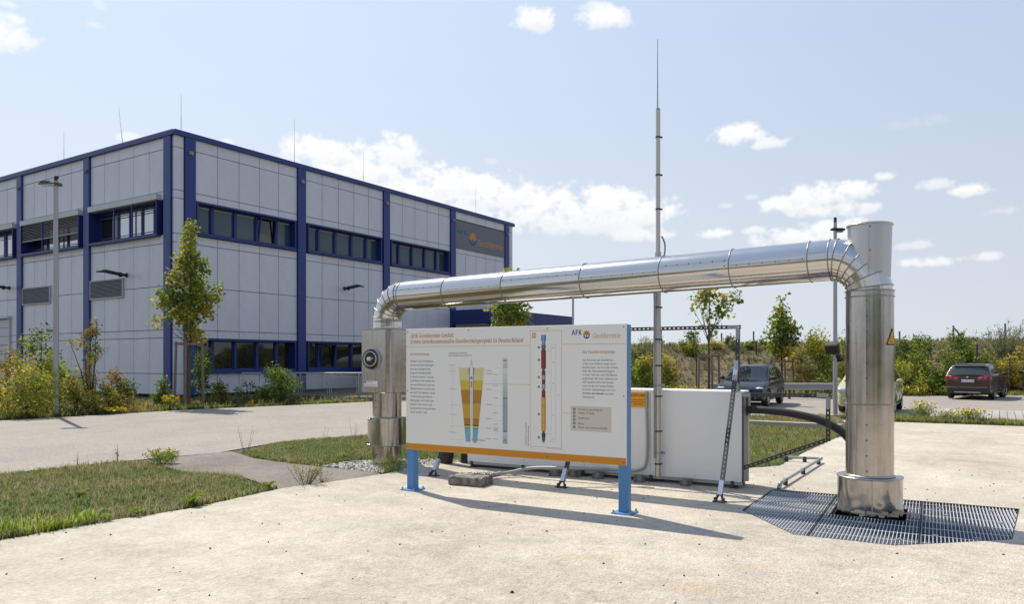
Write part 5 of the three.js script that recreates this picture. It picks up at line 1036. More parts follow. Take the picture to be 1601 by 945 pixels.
function stake3(x, d, h, w, parent, lean = 0.06) {   // three stakes with cross bars round a young tree
  const p = [[-w / 2, 0.12], [0.02, 0.42], [w / 2, -0.12]].map(([a, b]) => [a, b]);
  for (const [a, b] of p) mk('stake', rod(V(a * 1.12, -0.05, b), V(a, h, b * 0.8), 0.05, 0.045, 10), M.wood, parent);
  mk('cross_bar', [bar(V(p[0][0] - 0.05, h - 0.08, p[0][1] * 0.8), V(p[1][0] + 0.05, h - 0.08, p[1][1] * 0.8), 0.05, 0.09), bar(V(p[1][0], h - 0.082, p[1][1] * 0.8), V(p[2][0] + 0.05, h - 0.082, p[2][1] * 0.8), 0.05, 0.09), bar(V(p[0][0], h - 0.081, p[0][1] * 0.8), V(p[2][0], h - 0.081, p[2][1] * 0.8), 0.05, 0.09)], M.wood, parent);
}
// ---- young maple before the building's corner
{
  const R = rng(31), d = 27.5, x = (296 - 800.5) / 1179 * d, T = thing('young_maple_tree', 'slender staked maple tree with yellow green leaves before the corner of the building', 'tree', x, d);
  const c = []; // narrow crown
  const add = (u, y, ru, ry, z = 0, rz) => c.push([(u - 296) / 1179 * d, 1.7 + (563 - y) / 1179 * d, z, ru * 0.86 / 1179 * d, ry / 1179 * d, (rz ?? ru) / 1179 * d]);
  add(299, 358, 8, 16); add(297, 385, 13, 18); add(290, 412, 18, 16, 0.1); add(305, 418, 17, 22, -0.1); add(282, 436, 16, 14, 0.2); add(302, 450, 20, 20, -0.2); add(270, 462, 18, 13, 0.2); add(290, 470, 20, 16, 0.3); add(312, 474, 16, 18, -0.2); add(332, 466, 14, 9, 0.1); add(343, 452, 6, 9, 0.1); add(322, 488, 13, 11); add(278, 486, 18, 12, -0.2); add(298, 496, 18, 14, 0.2); add(250, 502, 8, 6, 0.2); add(262, 497, 7, 5, 0.1); add(302, 518, 13, 12); add(312, 528, 12, 7); add(262, 474, 10, 9, 0.3);
  mk('crown', leafCloud(c, 3900, 0.13, mix(GREEN, YELLOW, [[0.34, 0.37, 0.05], [0.13, 0.17, 0.03]]), R, { aspect: 0.85, spray: 4, spread: 1.2 }), M.leaf, T);
  mk('trunk', [rod(V(0, -0.05, 0), V(0.03, 2.6, 0), 0.06, 0.048, 10), rod(V(0.03, 2.6, 0), V(0.06, 6.4, 0), 0.048, 0.01, 8), ...c.slice(4).flatMap((q) => { const y0 = Math.max(2.2, q[1] - 0.9); return [rod(V(0.04, y0, 0), V(q[0], q[1], q[2]), 0.018, 0.006, 5)]; })], M.bark, T);
  stake3(0, 0, 2.36, 0.86, T);
  mk('root_mulch', xf(sph(0.6, 0, 0, 0, [1.15, 0.12, 0.7], 14), 0.15, 0.0, 0.1), M.soil, T);
}
// ---- bed along the building: [u, y top, width px, depth, colours, leaves, size, clumps, label, name]
const at = (u, d) => (u - 800.5) / 1179 * d;
const bed = [
  [42, 556, 120, 22.6, mix(YELLOW, GREEN, [[0.36, 0.33, 0.05]]), 3800, 0.075, 9, 'wide yellow green shrub at the left edge of the view'],
  [10, 528, 66, 23.8, mix(BROWN, YELLOW, DARK), 1700, 0.085, 6, 'brownish shrub at the far left edge behind the wide yellow shrub'],
  [62, 494, 62, 25.2, mix(DARK, GREEN), 1500, 0.12, 8, 'tall dark green sapling left of the tall street lamp'],
  [92, 540, 56, 24.2, mix(YELLOW, GREEN), 1300, 0.10, 6, 'yellow green shrub directly behind the tall street lamp'],
  [122, 588, 60, 23.6, mix(BROWN, YELLOW, GREEN, DARK), 1500, 0.085, 6, 'low rusty shrub right of the tall street lamp'],
  [112, 572, 70, 26.5, DARK, 1500, 0.09, 6, 'dark green bush against the wall behind the low rusty shrub'],
  [186, 574, 58, 25.5, mix(DARK, BROWN), 1700, 0.09, 6, 'dark brownish bush right of the copper coloured sapling'],
  [170, 592, 44, 24.3, mix(YELLOW, GREEN, BROWN), 900, 0.08, 5, 'low yellow brown shrub at the foot of the copper coloured sapling'],
  [258, 590, 34, 27.5, mix(DARK, GREEN), 900, 0.085, 5, 'small dark green bush left of the staked maple'],
  [320, 536, 44, 28.6, mix(DARK, GREEN), 1500, 0.10, 6, 'dark green shrub between the maple stakes and the lower ribbon window'],
  [348, 592, 30, 28.2, mix(DARK, BROWN), 800, 0.085, 5, 'small dark bush right of the staked maple'],
  [385, 590, 34, 29.2, mix(GREY, DARK), 500, 0.07, 5, 'thin sparse shrub left of the large round bush'],
  [446, 568, 84, 29.6, mix(GREEN, DARK), 3600, 0.085, 10, 'large round green bush before the ramp railing'],
  [420, 600, 40, 29.2, mix(DARK, GREEN), 800, 0.085, 5, 'low green bush at the left foot of the large round bush'],
];
bed.forEach(([u, y, w, d, cols, n, size, k, label], i) => { const h = 1.7 + (563 - y) / 1179 * d; shrub(i === 2 ? 'sapling' : 'shrub', label, 'shrub', at(u, d), d, w / 1179 * d, h, cols, n, size, 100 + i, { k, group: 'shrubs along the building' }); });
{ // copper coloured sapling
  const d = 25.0, cl = [], add = (u, y, ru, ry) => cl.push([at(u, d) - at(143, d), 1.7 + (563 - y) / 1179 * d, (ru % 3 - 1) * 0.1, ru / 1179 * d, ry / 1179 * d, ru / 1179 * d]);
  add(148, 508, 7, 9); add(146, 522, 11, 9); add(130, 536, 14, 7); add(146, 545, 12, 10); add(140, 562, 9, 8); add(152, 556, 8, 6); add(134, 582, 9, 8); add(146, 592, 10, 10); add(140, 610, 11, 12); add(146, 628, 12, 10); add(112, 532, 5, 2);
  shrub('copper_sapling', 'tall copper coloured sapling before the blue pilaster', 'shrub', at(143, d), d, 1, 3, mix(BROWN, YELLOW, DARK), 1500, 0.085, 140, { clumps: cl, stem: 0.025, group: 'shrubs along the building' });
}
// ---- trees behind the board and at the parking lot
function youngTree(label, u, d, c, n, size, cols, seed, o = {}) {
  const R = rng(seed), x = at(u, d), T = thing('young_tree', label, 'tree', x, d, o.y ?? 0, 0, 'young staked trees');
  const cl = c.map(([uu, y, ru, ry, z]) => [at(uu, d) - x, 1.7 + (563 - y) / 1179 * d - (o.y ?? 0), z ?? 0, ru / 1179 * d, ry / 1179 * d, ru / 1179 * d]);
  mk('crown', leafCloud(cl, n, size, cols, R, { aspect: 0.75, spray: 4 }), M.leaf, T);
  const top = Math.max(...cl.map((q) => q[1])), f = o.fork ?? 1.9;
  mk('trunk', [rod(V(0, -0.05, 0), V(0, f, 0), 0.055, 0.045, 10), rod(V(0, f, 0), V(0.03, top, 0), 0.042, 0.008, 8), ...cl.map((q, i) => rod(V(0.005, f + (i % 4) * 0.18, 0), V(q[0], q[1], q[2]), 0.02, 0.006, 5))], M.bark, T);
  if (o.stakes) stake3(0, 0, o.stakes, o.sw ?? 0.8, T);
  return T;
}
youngTree('leafy green tree rising behind the left half of the pipe arch', 797, 33, [[797, 432, 9, 8], [787, 440, 14, 9], [806, 446, 14, 9], [792, 460, 18, 12, 0.2], [808, 470, 17, 12, -0.2], [780, 482, 14, 12], [797, 490, 18, 12, 0.2], [818, 494, 10, 9], [786, 504, 14, 8], [808, 508, 14, 8]], 2600, 0.15, mix(GREEN, GREEN, YELLOW), 51, { stakes: 2.2 });
youngTree('sparse staked tree behind the slotted steel frame', 1108, 30, [[1108, 452, 10, 6], [1090, 466, 8, 5], [1132, 468, 10, 6], [1148, 464, 7, 5, 0.3], [1098, 476, 9, 6, -0.2], [1124, 480, 10, 7, 0.2], [1085, 486, 5, 6], [1138, 488, 9, 6], [1112, 492, 8, 7], [1095, 508, 5, 5], [1120, 508, 6, 4], [1114, 532, 4, 4], [1104, 462, 9, 7]], 520, 0.17, mix(YELLOW, GREEN), 52, { stakes: 1.93, sw: 0.82, fork: 2.2 });
youngTree('slim leafy tree between the steel frame and the black lamp', 1222, 36, [[1222, 470, 3, 8], [1222, 488, 8, 9], [1216, 504, 14, 9, 0.2], [1230, 512, 14, 10, -0.2], [1212, 524, 13, 9], [1228, 532, 15, 9, 0.2], [1210, 544, 11, 8], [1226, 552, 13, 8], [1240, 520, 8, 7]], 1900, 0.16, mix(GREEN, DARK, YELLOW), 53, { stakes: 1.7, sw: 1.1 });
// ---- shrubs on and below the embankment: [u, y top, y foot, width px, depth, colours, leaves, size, label, options]
const GR = 'shrubs on the embankment';
const bank = [
  [1290, 514, 610, 60, 34.5, mix(YELLOW, GREEN), 2600, 0.13, 'tall yellow green shrub behind the black lamp post'],
  [1318, 512, 604, 40, 35.5, mix(YELLOW, GREEN), 1500, 0.13, 'yellow green shrub half hidden by the right pipe column'],
  [1262, 560, 608, 40, 35.0, mix(YELLOW, BROWN), 1000, 0.12, 'low brownish shrub at the foot of the tall yellow green shrub'],
  [1410, 528, 586, 50, 40.5, DARK, 1500, 0.14, 'dark bush on the bank just right of the pipe column'],
  [1448, 522, 590, 60, 40.8, mix(DARK, GREEN), 1700, 0.14, 'dark green bush on the bank left of the braced fence post'],
  [1436, 548, 616, 66, 37.5, mix(YELLOW, GREEN), 2600, 0.13, 'broad yellow green shrub left of the brown car'],
  [1405, 556, 612, 46, 36.8, mix(YELLOW, GREEN), 1500, 0.13, 'yellow green shrub next to the light green car'],
  [1474, 556, 616, 48, 37.0, mix(DARK, GREEN), 1700, 0.13, 'dark green shrub beside the left flank of the brown car'],
  [1466, 590, 618, 36, 36.4, GREEN, 800, 0.11, 'low bright green bush at the left rear wheel of the brown car'],
  [1505, 514, 590, 52, 40.5, mix(GREEN, DARK), 1800, 0.14, 'tall green bush behind the brown car'],
  [1482, 528, 586, 40, 39.4, mix(YELLOW, DARK), 1200, 0.13, 'yellowish bush beside the braced fence post'],
  [1538, 548, 600, 44, 39.2, mix(YELLOW, DARK), 1200, 0.13, 'yellowish bush right above the roof of the brown car'],
  [1580, 556, 616, 66, 38.6, YELLOW, 2400, 0.12, 'broad yellow shrub right of the brown car'],
  [1612, 520, 600, 50, 39.2, mix(YELLOW, BROWN), 1600, 0.13, 'tall rusty yellow shrub at the right edge'],
  [1548, 588, 614, 30, 38.3, mix(YELLOW, GREEN), 600, 0.10, 'low green tuft behind the right front wheel of the brown car'],
  [1040, 556, 606, 56, 36.6, mix(GREEN, YELLOW), 1900, 0.13, 'round green shrub just right of the mast'],
  [1000, 552, 606, 50, 36.6, mix(GREEN, YELLOW), 1900, 0.13, 'round green shrub just left of the mast'],
  [990, 536, 580, 40, 40.0, mix(GREEN, DARK), 1100, 0.13, 'dark green shrub on the bank above the left end of the frame'],
  [1068, 533, 560, 22, 44.0, GREEN, 500, 0.13, 'small green bush left of the sparse staked tree on top of the bank'],
  [1082, 512, 545, 18, 46.0, mix(GREEN, DARK), 400, 0.13, 'small round tree standing alone on top of the bank'],
  [1082, 530, 560, 30, 43.5, mix(YELLOW, GREEN), 700, 0.12, 'low yellow green bush below the small round tree'],
  [1139, 527, 552, 14, 45.0, DARK, 350, 0.12, 'small upright dark bush on the bank behind the frame corner'],
  [1147, 530, 560, 16, 44.0, GREY, 350, 0.12, 'small grey green bush under the right end of the frame rail'],
  [1175, 538, 562, 24, 44.0, mix(GREEN, DARK), 500, 0.12, 'low green bush on the bank above the dark blue car'],
  [1190, 527, 548, 8, 45.0, DARK, 160, 0.11, 'tiny upright bush on the ridge right of the dark blue car'],
  [1118, 538, 560, 22, 44.0, YELLOW, 420, 0.12, 'low yellow bush on the bank behind the staked tree'],
  [1248, 535, 575, 34, 41.0, mix(DARK, BROWN), 800, 0.13, 'dark brown bush on the bank right of the slim tree'],
  [1270, 520, 560, 30, 43.0, mix(DARK, GREEN), 800, 0.13, 'dark bush on the ridge left of the black lamp'],
];
bank.forEach(([u, y, yf, w, d, cols, n, size, label], i) => { const top = 1.7 + (563 - y) / 1179 * d, x = at(u, d), y0 = bankY(x, d) - 0.05; shrub('shrub', label, 'shrub', x, d, w / 1179 * d, Math.max(0.5, top - y0), cols, n, size, 200 + i, { y: y0, group: GR, k: 7 }); });
// wispy willows
function willow(label, u, y, w, d, n, seed) {
  const R = rng(seed), x = at(u, d), y0 = bankY(x, d) - 0.05, h = 1.7 + (563 - y) / 1179 * d - y0, W = w / 1179 * d, T = thing('willow_shrub', label, 'shrub', x, d, y0, 0, GR), tw = [], lv = [];
  for (let i = 0; i < n; i++) { const a = R() * 6.28, q = Math.pow(R(), 0.6) * 0.5, l = h * (0.55 + R() * 0.5) * (1 - q * 0.5), b = V((R() - 0.5) * W * 0.3, 0, (R() - 0.5) * W * 0.3), t = V(b.x + Math.cos(a) * q * W, l, b.z + Math.sin(a) * q * W); tw.push(rod(b, t, 0.014, 0.004, 4)); for (let k = 0; k < 5; k++) { const s = 0.35 + 0.15 * k; lv.push([lerp(b.x, t.x, s), lerp(b.y, t.y, s), lerp(b.z, t.z, s), 0.09, 0.2, 0.09]); } }
  mk('foliage', leafCloud(lv, n * 34, 0.16, GREY, R, { aspect: 0.16, up: 1.6, spray: 4, spread: 0.7 }), M.leaf, T); mk('stem', tw, M.bark, T);
}
willow('large wispy grey green willow shrub on the bank at the right edge', 1575, 500, 90, 41, 130, 71);
willow('wispy willow shrub on the bank left of the mast', 1010, 518, 46, 40, 60, 72);
willow('wispy willow shrub at the right rim of the view behind the large one', 1625, 508, 60, 42, 70, 73);
// ---------------------------------------------------------------- grass: blades in tufts
function tuft(n, h, w, seed) {
  const R = rng(seed), pos = [], nor = [];
  for (let i = 0; i < n; i++) {
    const a = R() * 6.28, q = R() * 0.05, x = Math.cos(a * 3) * q, z = Math.sin(a * 3) * q, l = h * (0.5 + R() * 0.7), lean = 0.15 + R() * 0.75, dx = Math.cos(a), dz = Math.sin(a), ww = w * (0.7 + R() * 0.6), sx = -dz * ww, sz = dx * ww;
    const p = [[x - sx, 0, z - sz], [x + sx, 0, z + sz], [x + dx * l * lean * 0.4 + sx * 0.8, l * 0.6, z + dz * l * lean * 0.4 + sz * 0.8], [x + dx * l * lean * 0.4 - sx * 0.8, l * 0.6, z + dz * l * lean * 0.4 - sz * 0.8], [x + dx * l * lean, l * (1 - lean * 0.25), z + dz * l * lean]];
    for (const [i0, i1, i2] of [[0, 1, 2], [0, 2, 3], [3, 2, 4]]) { pos.push(...p[i0], ...p[i1], ...p[i2]); for (let k = 0; k < 3; k++) nor.push(dx * 0.4, 0.9, dz * 0.4); }
  }
  const g = new THREE.BufferGeometry(); g.setAttribute('position', new THREE.Float32BufferAttribute(pos, 3)); g.setAttribute('normal', new THREE.Float32BufferAttribute(nor, 3)); return g;
}
const grassMat = phys([1, 1, 1], 0.85, 0, { specularIntensity: 0.15, side: THREE.DoubleSide, transmission: 0.45, thickness: 0 });
function scatter(name, label, cat, geo, spots, cols, R, kind = 'stuff') {
  const m = new THREE.InstancedMesh(geo, grassMat, spots.length); m.name = numbered(name); const c = new THREE.Color();
  spots.forEach(([x, y, d, s, sy, tone], i) => { M4.compose(V(x, y, -d), Q4.setFromEuler(E3.set((R() - 0.5) * 0.3, R() * 6.28, (R() - 0.5) * 0.3)), V(s, s * (sy ?? 1), s)); m.setMatrixAt(i, M4); const pick = R() < 0.55 ? R() : clamp(0.5 + noise.noise(x * 0.8, d * 0.8, 4.4) * 0.9 + (R() - 0.5) * 0.3, 0, 0.999), k = cols[Math.floor(pick * cols.length)], t = (0.75 + R() * 0.5) * (tone ?? 1); m.setColorAt(i, c.setRGB(k[0] * t, k[1] * t, k[2] * t)); });
  m.castShadow = m.receiveShadow = true; scene.add(m); return tag(m, label, cat, null, kind);
}
function fill(pts, n, R, f = () => 1) {
  const xs = pts.map((p) => p[0]), ds = pts.map((p) => p[1]), x0 = Math.min(...xs), x1 = Math.max(...xs), d0 = Math.min(...ds), d1 = Math.max(...ds), out = [];
  for (let i = 0, t = 0; i < n && t < n * 20; t++) { const x = x0 + R() * (x1 - x0), d = d0 + R() * (d1 - d0); if (!inside(pts, x, d)) continue; const k = f(x, d); if (R() > k) continue; out.push([x, -0.02, d, 0.7 + R() * 0.7]); i++; }
  return out;
}
const TURF = [[0.115, 0.18, 0.026], [0.13, 0.19, 0.030], [0.15, 0.20, 0.038], [0.185, 0.205, 0.055], [0.25, 0.225, 0.09], [0.33, 0.275, 0.13]];
const FRESH = [[0.20, 0.31, 0.02], [0.26, 0.36, 0.03], [0.30, 0.34, 0.035]];
const DRY = [[0.36, 0.30, 0.14], [0.31, 0.255, 0.12], [0.23, 0.215, 0.075], [0.19, 0.20, 0.06]];
const tA = tuft(12, 0.062, 0.0022, 1), tB = tuft(9, 0.20, 0.0055, 2), tC = tuft(10, 0.32, 0.008, 3);
const patch = (x, d) => 0.45 + 0.55 * smooth(-0.25, 0.25, noise.noise(x * 0.9, d * 0.9, 1.5) + 0.1);
{
  const R = rng(77);
  const lawn1 = [[-10, 0.6], [-4.9, 7.0], [-3.72, 8.6], [-3.1, 9.9], [-4.08, 11.15], [-4.96, 11.4], [-6.26, 12.7], [-6.8, 12.45], [-7.69, 11.2], [-14, 3.0]];
  scatter('lawn_grass', 'short dry olive grass of the lawn at the lower left', 'grass', tA, fill(lawn1, 17000, R, (x, d) => (d < 4 ? 0 : patch(x, d))), TURF, R);
  const lawn2 = [[-5.0, 13.95], [-4.5, 13.2], [-3.68, 12.55], [-3.06, 12.2], [-2.6, 12.9], [-1.6, 13.0], [-1.07, 12.6], [-0.3, 12.65], [1.0, 12.4], [2, 14], [1, 17], [-3.2, 17.2], [-4.7, 15.7]];
  scatter('verge_grass', 'dry grass of the verge behind the left pipe column', 'grass', tA, fill(lawn2, 11000, R, patch), TURF, R);
  const lawn3 = [[3.0, 12.0], [3.77, 11.9], [4.25, 12.15], [5.35, 13.95], [6.6, 15.85], [7.5, 17.15], [8.1, 18.35], [4.5, 20.6], [0, 20]];
  scatter('lawn_grass', 'green grass right of the screening wall behind the cantilever bracket', 'grass', tB, fill(lawn3, 9000, R, patch).map((p) => (p[3] *= 0.38, p)), mix(TURF, TURF, FRESH), R);
  scatter('strip_grass', 'dry grass strip between the pale kerb strip and the parking lot', 'grass', tB, fill([[4.8, 21.35], [8.4, 19.1], [9.2, 21.3], [9.5, 23.2], [3.4, 22.7]], 4500, R, patch).map((p) => (p[3] *= 0.45, p)), DRY, R);
  const edge = fill([[9.6, 22.3], [10.4, 20.75], [13.2, 19.35], [17, 17.4], [17.3, 17.9], [13.6, 20.0], [12.0, 21.6], [11.0, 22.6]], 2600, R, (x, d) => 0.6 + 0.4 * (x < 13.4)).map((p) => (p[3] *= 0.8, p));
  scatter('edge_grass', 'grass edge strip before the pavers at the right', 'grass', tB, edge, mix(TURF, FRESH, DRY), R);
  const bedGrass = [[-26, 9], [-14.3, 21.5], [-10.9, 26.1], [-5.8, 30.95], [-3, 34], [-4, 38], [-14, 32], [-30, 22]];
  scatter('bed_grass', 'green and yellow grass strip along the far road edge', 'grass', tB, fill([[-20, 13.6], [-14.45, 21.35], [-11.0, 26.1], [-5.8, 30.9], [-6.4, 31.3], [-11.7, 26.8], [-15.2, 22.0], [-21, 14.4]], 6500, R).map((p) => (p[3] *= 0.6, p)), mix(TURF, FRESH, DRY), R);
  scatter('bed_weeds', 'dry tangled grass and weeds under the shrubs of the building bed', 'grass', tC, fill(bedGrass, 5000, R).map((p) => (p[3] *= 0.75, p)), mix(DRY, DRY, TURF, BROWN), R);
  const bk = []; for (let i = 0; i < 11000; i++) { const x = -4 + Math.pow(R(), 0.8) * 44, d = 37 + R() * 9.5; bk.push([x, bankY(x, d) - 0.06, d, 0.35 + R() * 0.7, 1]); }
  scatter('bank_grass', 'dry tufted grass covering the embankment', 'grass', tC, bk, mix(DRY, DRY, [[0.15, 0.16, 0.05], [0.13, 0.12, 0.05], [0.27, 0.20, 0.10]]), R);
  scatter('foot_grass', 'grass and yellow flowers at the foot of the embankment', 'grass', tB, fill([[2, 36.2], [30, 36.2], [36, 37.8], [36, 38.6], [2, 38.2]], 5000, R), mix(TURF, YELLOW, FRESH), R);
  scatter('straw_stalks', 'thin pale straw stalks standing in the lower left lawn', 'grass', tuft(3, 0.15, 0.0016, 9), fill(lawn1, 1100, R, (x, d) => (d < 4 ? 0 : 1)), [[0.36, 0.29, 0.15], [0.27, 0.23, 0.11]], R);
  // rank bright grass along the lawn's front edge
  const rank = fill([[-5.6, 6.15], [-4.9, 7.06], [-4.3, 7.85], [-4.5, 8.1], [-5.1, 7.5], [-5.9, 6.7]], 420, R).map((p) => (p[3] *= 0.45 + R() * 0.45, p));
  scatter('rank_grass', 'rank bright green grass at the front left corner of the lawn', 'grass', tB, rank, FRESH, R);
  const rim = []; for (const [a, b] of [[[-4.86, 7.05], [-3.70, 8.60]], [[-3.70, 8.60], [-3.08, 9.9]]]) for (let i = 0; i < 150; i++) { const t = R(); if (noise.noise(t * 9, a[0] * 3, 2) < -0.12) continue; rim.push([lerp(a[0], b[0], t) - R() * 0.10, -0.02, lerp(a[1], b[1], t) + R() * 0.08, 0.3 + R() * 0.4]); }
  scatter('edge_grass', 'uneven grass fringe along the concrete edge of the lower left lawn', 'grass', tB, rim, mix(FRESH, TURF), R);
  // gravel at the left column
  const st = new THREE.InstancedMesh(new THREE.IcosahedronGeometry(0.022, 0), std([0.52, 0.49, 0.45], 0.9), 900); st.name = numbered('gravel'); let k = 0; const gp = [[-3.1, 12.15], [-2.0, 11.4], [-1.55, 11.8], [-1.0, 12.35], [-0.75, 12.8], [-1.5, 13.0], [-2.6, 12.75]];
  for (const [x, , d] of fill(gp, 900, R)) { M4.compose(V(x, -0.012, -d), Q4.setFromEuler(E3.set(R() * 3, R() * 3, R() * 3)), V(0.6 + R(), 0.5 + R() * 0.5, 0.6 + R())); st.setMatrixAt(k, M4); const t = 0.7 + R() * 0.5; st.setColorAt(k++, new THREE.Color().setRGB(t, t * 0.98, t * 0.95)); }
  tag(st, 'pale gravel round the foot of the left pipe column', 'gravel', null, 'stuff'); scene.add(st);
  const pb = new THREE.InstancedMesh(new THREE.IcosahedronGeometry(0.009, 0), std([0.05, 0.045, 0.04], 0.9), 170); pb.name = numbered('loose_grit'); for (let i = 0; i < 170; i++) { const d = 4.9 + Math.pow(R(), 0.7) * 7, x = (R() - 0.5) * d * 1.4; const inP = inside(PIT, x, d) || !inside(YARD, x, d); M4.compose(V(inP ? 0 : x, 0.003, inP ? -5.5 : -d), Q4.setFromEuler(E3.set(R() * 3, R() * 3, R() * 3)), V(0.6 + R() * 1.4, 0.6, 0.6 + R() * 0.8)); pb.setMatrixAt(i, M4); }
  tag(pb, 'loose dark grit scattered over the concrete yard', 'grit', null, 'stuff'); scene.add(pb);
}
// ---- weeds one can point to
function weed(name, label, x, d, h, w, n, seed, o = {}) {
  const R = rng(seed), T = thing(name, label, 'weed', x, d, -0.01, 0, o.group), st = [], lf = [], fl = [];
  for (let i = 0; i < n; i++) {
    const a = R() * 6.28, q = Math.sqrt(R()) * w / 2, t = V(Math.cos(a) * q, h * (0.55 + R() * 0.5), Math.sin(a) * q), b = V(t.x * 0.25, 0, t.z * 0.25), m = V(t.x * 0.7, t.y * 0.55, t.z * 0.7);
    const k0 = 0.0026 + h * 0.003; st.push(rod(b, m, k0, k0 * 0.7, 4), rod(m, t, k0 * 0.7, k0 * 0.4, 4)); lf.push([m.x, m.y, m.z, 0.04, h * 0.3, 0.04]);
    if (o.flowers) for (let k = 0; k < o.flowers; k++) { const p = V(t.x + (R() - 0.5) * 0.07, t.y + (R() - 0.5) * 0.05, t.z + (R() - 0.5) * 0.07), s = o.fs ?? 0.016; for (let j = 0; j < 2; j++) fl.push(xf(new THREE.CircleGeometry(s, 6), p.x, p.y, p.z, R() * 3, R() * 3, R() * 3)); }
  }
  mk('stem', st, o.stemMat ?? M.stalk, T); if (o.leaves) mk('leaf', leafCloud(lf, o.leaves, o.ls ?? 0.05, o.cols ?? GREEN, R, { aspect: o.aspect ?? 0.3, up: 0.6, spray: 3 }), M.leaf, T); if (fl.length) mk('flower', fl, o.flMat ?? M.flower, T);
  return T;
}
M.stalk = std([0.16, 0.14, 0.06], 0.9); M.dryStalk = std([0.20, 0.145, 0.085], 0.95);
weed('flowering_weed', 'clump of yellow flowering weed at the far corner of the lower left lawn', at(252, 12.3), 12.3, 0.24, 0.60, 34, 301, { leaves: 700, flowers: 3, fs: 0.013, group: 'yellow flowering weeds' });
weed('flowering_weed', 'sparse dry weed with yellow flowers at the corner of asphalt apron and concrete', at(478, 10.3), 10.3, 0.30, 0.55, 24, 302, { leaves: 320, flowers: 1, ls: 0.035, fs: 0.012, cols: GREY, group: 'yellow flowering weeds' });
weed('grass_clump', 'bushy grass clump at the right foot of the left pipe column', at(612, 11.55), 11.55, 0.16, 0.5, 40, 303, { leaves: 700, ls: 0.09, aspect: 0.07, cols: mix(TURF, FRESH) });
weed('grass_clump', 'small grass clump on the edge of the asphalt apron near the sparse dry weed', at(506, 10.5), 10.5, 0.07, 0.2, 14, 304, { leaves: 160, ls: 0.06, aspect: 0.08, cols: TURF });
weed('dry_stalk', 'thin dry weed stalk at the road edge left of the apron', at(184, 12.65), 12.65, 0.30, 0.05, 5, 305, { leaves: 60, ls: 0.03, cols: GREY, stemMat: M.dryStalk, group: 'dry stalks at the road edge' });
weed('dry_stalk', 'shorter dry weed stalk at the far left of the road edge', at(121, 12.1), 12.1, 0.22, 0.07, 4, 306, { leaves: 30, ls: 0.02, cols: GREY, stemMat: M.dryStalk, group: 'dry stalks at the road edge' });
weed('dry_stalk', 'branching dry weed stalk at the near corner of the verge by the apron', at(384, 13.9), 13.9, 0.48, 0.34, 4, 307, { stemMat: M.dryStalk, flowers: 2, fs: 0.008, flMat: M.dryStalk, group: 'dry stalks at the road edge' });
weed('dry_stalk', 'pair of thin dry stalks near the left pipe column at the road edge', at(553, 16.2), 16.2, 0.45, 0.22, 4, 308, { stemMat: M.dryStalk, flowers: 1, fs: 0.008, flMat: M.dryStalk, group: 'dry stalks at the road edge' });
weed('dry_stalk', 'thin dry stalk in the middle of the verge along the road', at(508, 15.6), 15.6, 0.36, 0.16, 3, 309, { stemMat: M.dryStalk, flowers: 1, fs: 0.008, flMat: M.dryStalk, group: 'dry stalks at the road edge' });
function dock(label, x, d, n, L, seed) {     // rosette of broad leaves
  const R = rng(seed), T = thing('broadleaf_weed', label, 'weed', x, d, 0, 0, 'broad leaved weeds in the lawn');
  const shape = (l) => { const g = new THREE.PlaneGeometry(l * 0.34, l, 4, 8), p = g.attributes.position; for (let i = 0; i < p.count; i++) { const t = p.getY(i) / l + 0.5, w = Math.sin(Math.PI * Math.min(1, t * 0.93 + 0.07)) ** 0.7, X = p.getX(i) * w; p.setXYZ(i, X, 0.02 + Math.sin(t * 1.9) * l * 0.45, -t * l * 0.85 + Math.abs(X) * 0); p.setY(i, p.getY(i) + Math.abs(X) * 0.5); } g.computeVertexNormals(); return g; };
  for (let i = 0; i < n; i++) { const c = FRESH[Math.floor(R() * 3)], m = mk('leaf', shape(L * (0.6 + R() * 0.6)), phys([c[0] * 0.9, c[1] * 0.85, c[2]], 0.8, 0, { specularIntensity: 0.2, side: THREE.DoubleSide, transmission: 0.45, thickness: 0 }), T); m.rotation.set((R() - 0.5) * 0.3, i / n * 6.28 + R() * 0.6, (R() - 0.5) * 0.5); }
}
dock('broad leaved dock weed on the front edge of the lower left lawn', at(298, 8.78), 8.78, 11, 0.20, 401);
dock('smaller broad leaved weed on the lawn edge left of the dock weed', at(215, 8.20), 8.20, 8, 0.13, 402);
dock('broad leaved weed in the middle of the lower left lawn', at(125, 9.4), 9.4, 6, 0.13, 403);
dock('broad leaved weed on the lawn edge near the rank bright grass', at(165, 7.95), 7.95, 7, 0.10, 404);
dock('broad leaved weed near the right end of the lawn edge', at(420, 9.95), 9.95, 12, 0.12, 405);
dock('broad leaved weed beside the gravel at the left pipe column', at(540, 13.0), 13.0, 9, 0.14, 406);
dock('broad leaved weed in the middle of the verge', at(455, 14.2), 14.2, 8, 0.14, 407);
dock('broad leaved weed at the corner of the grass right of the screening wall', at(1192, 12.2), 12.2, 9, 0.14, 408);
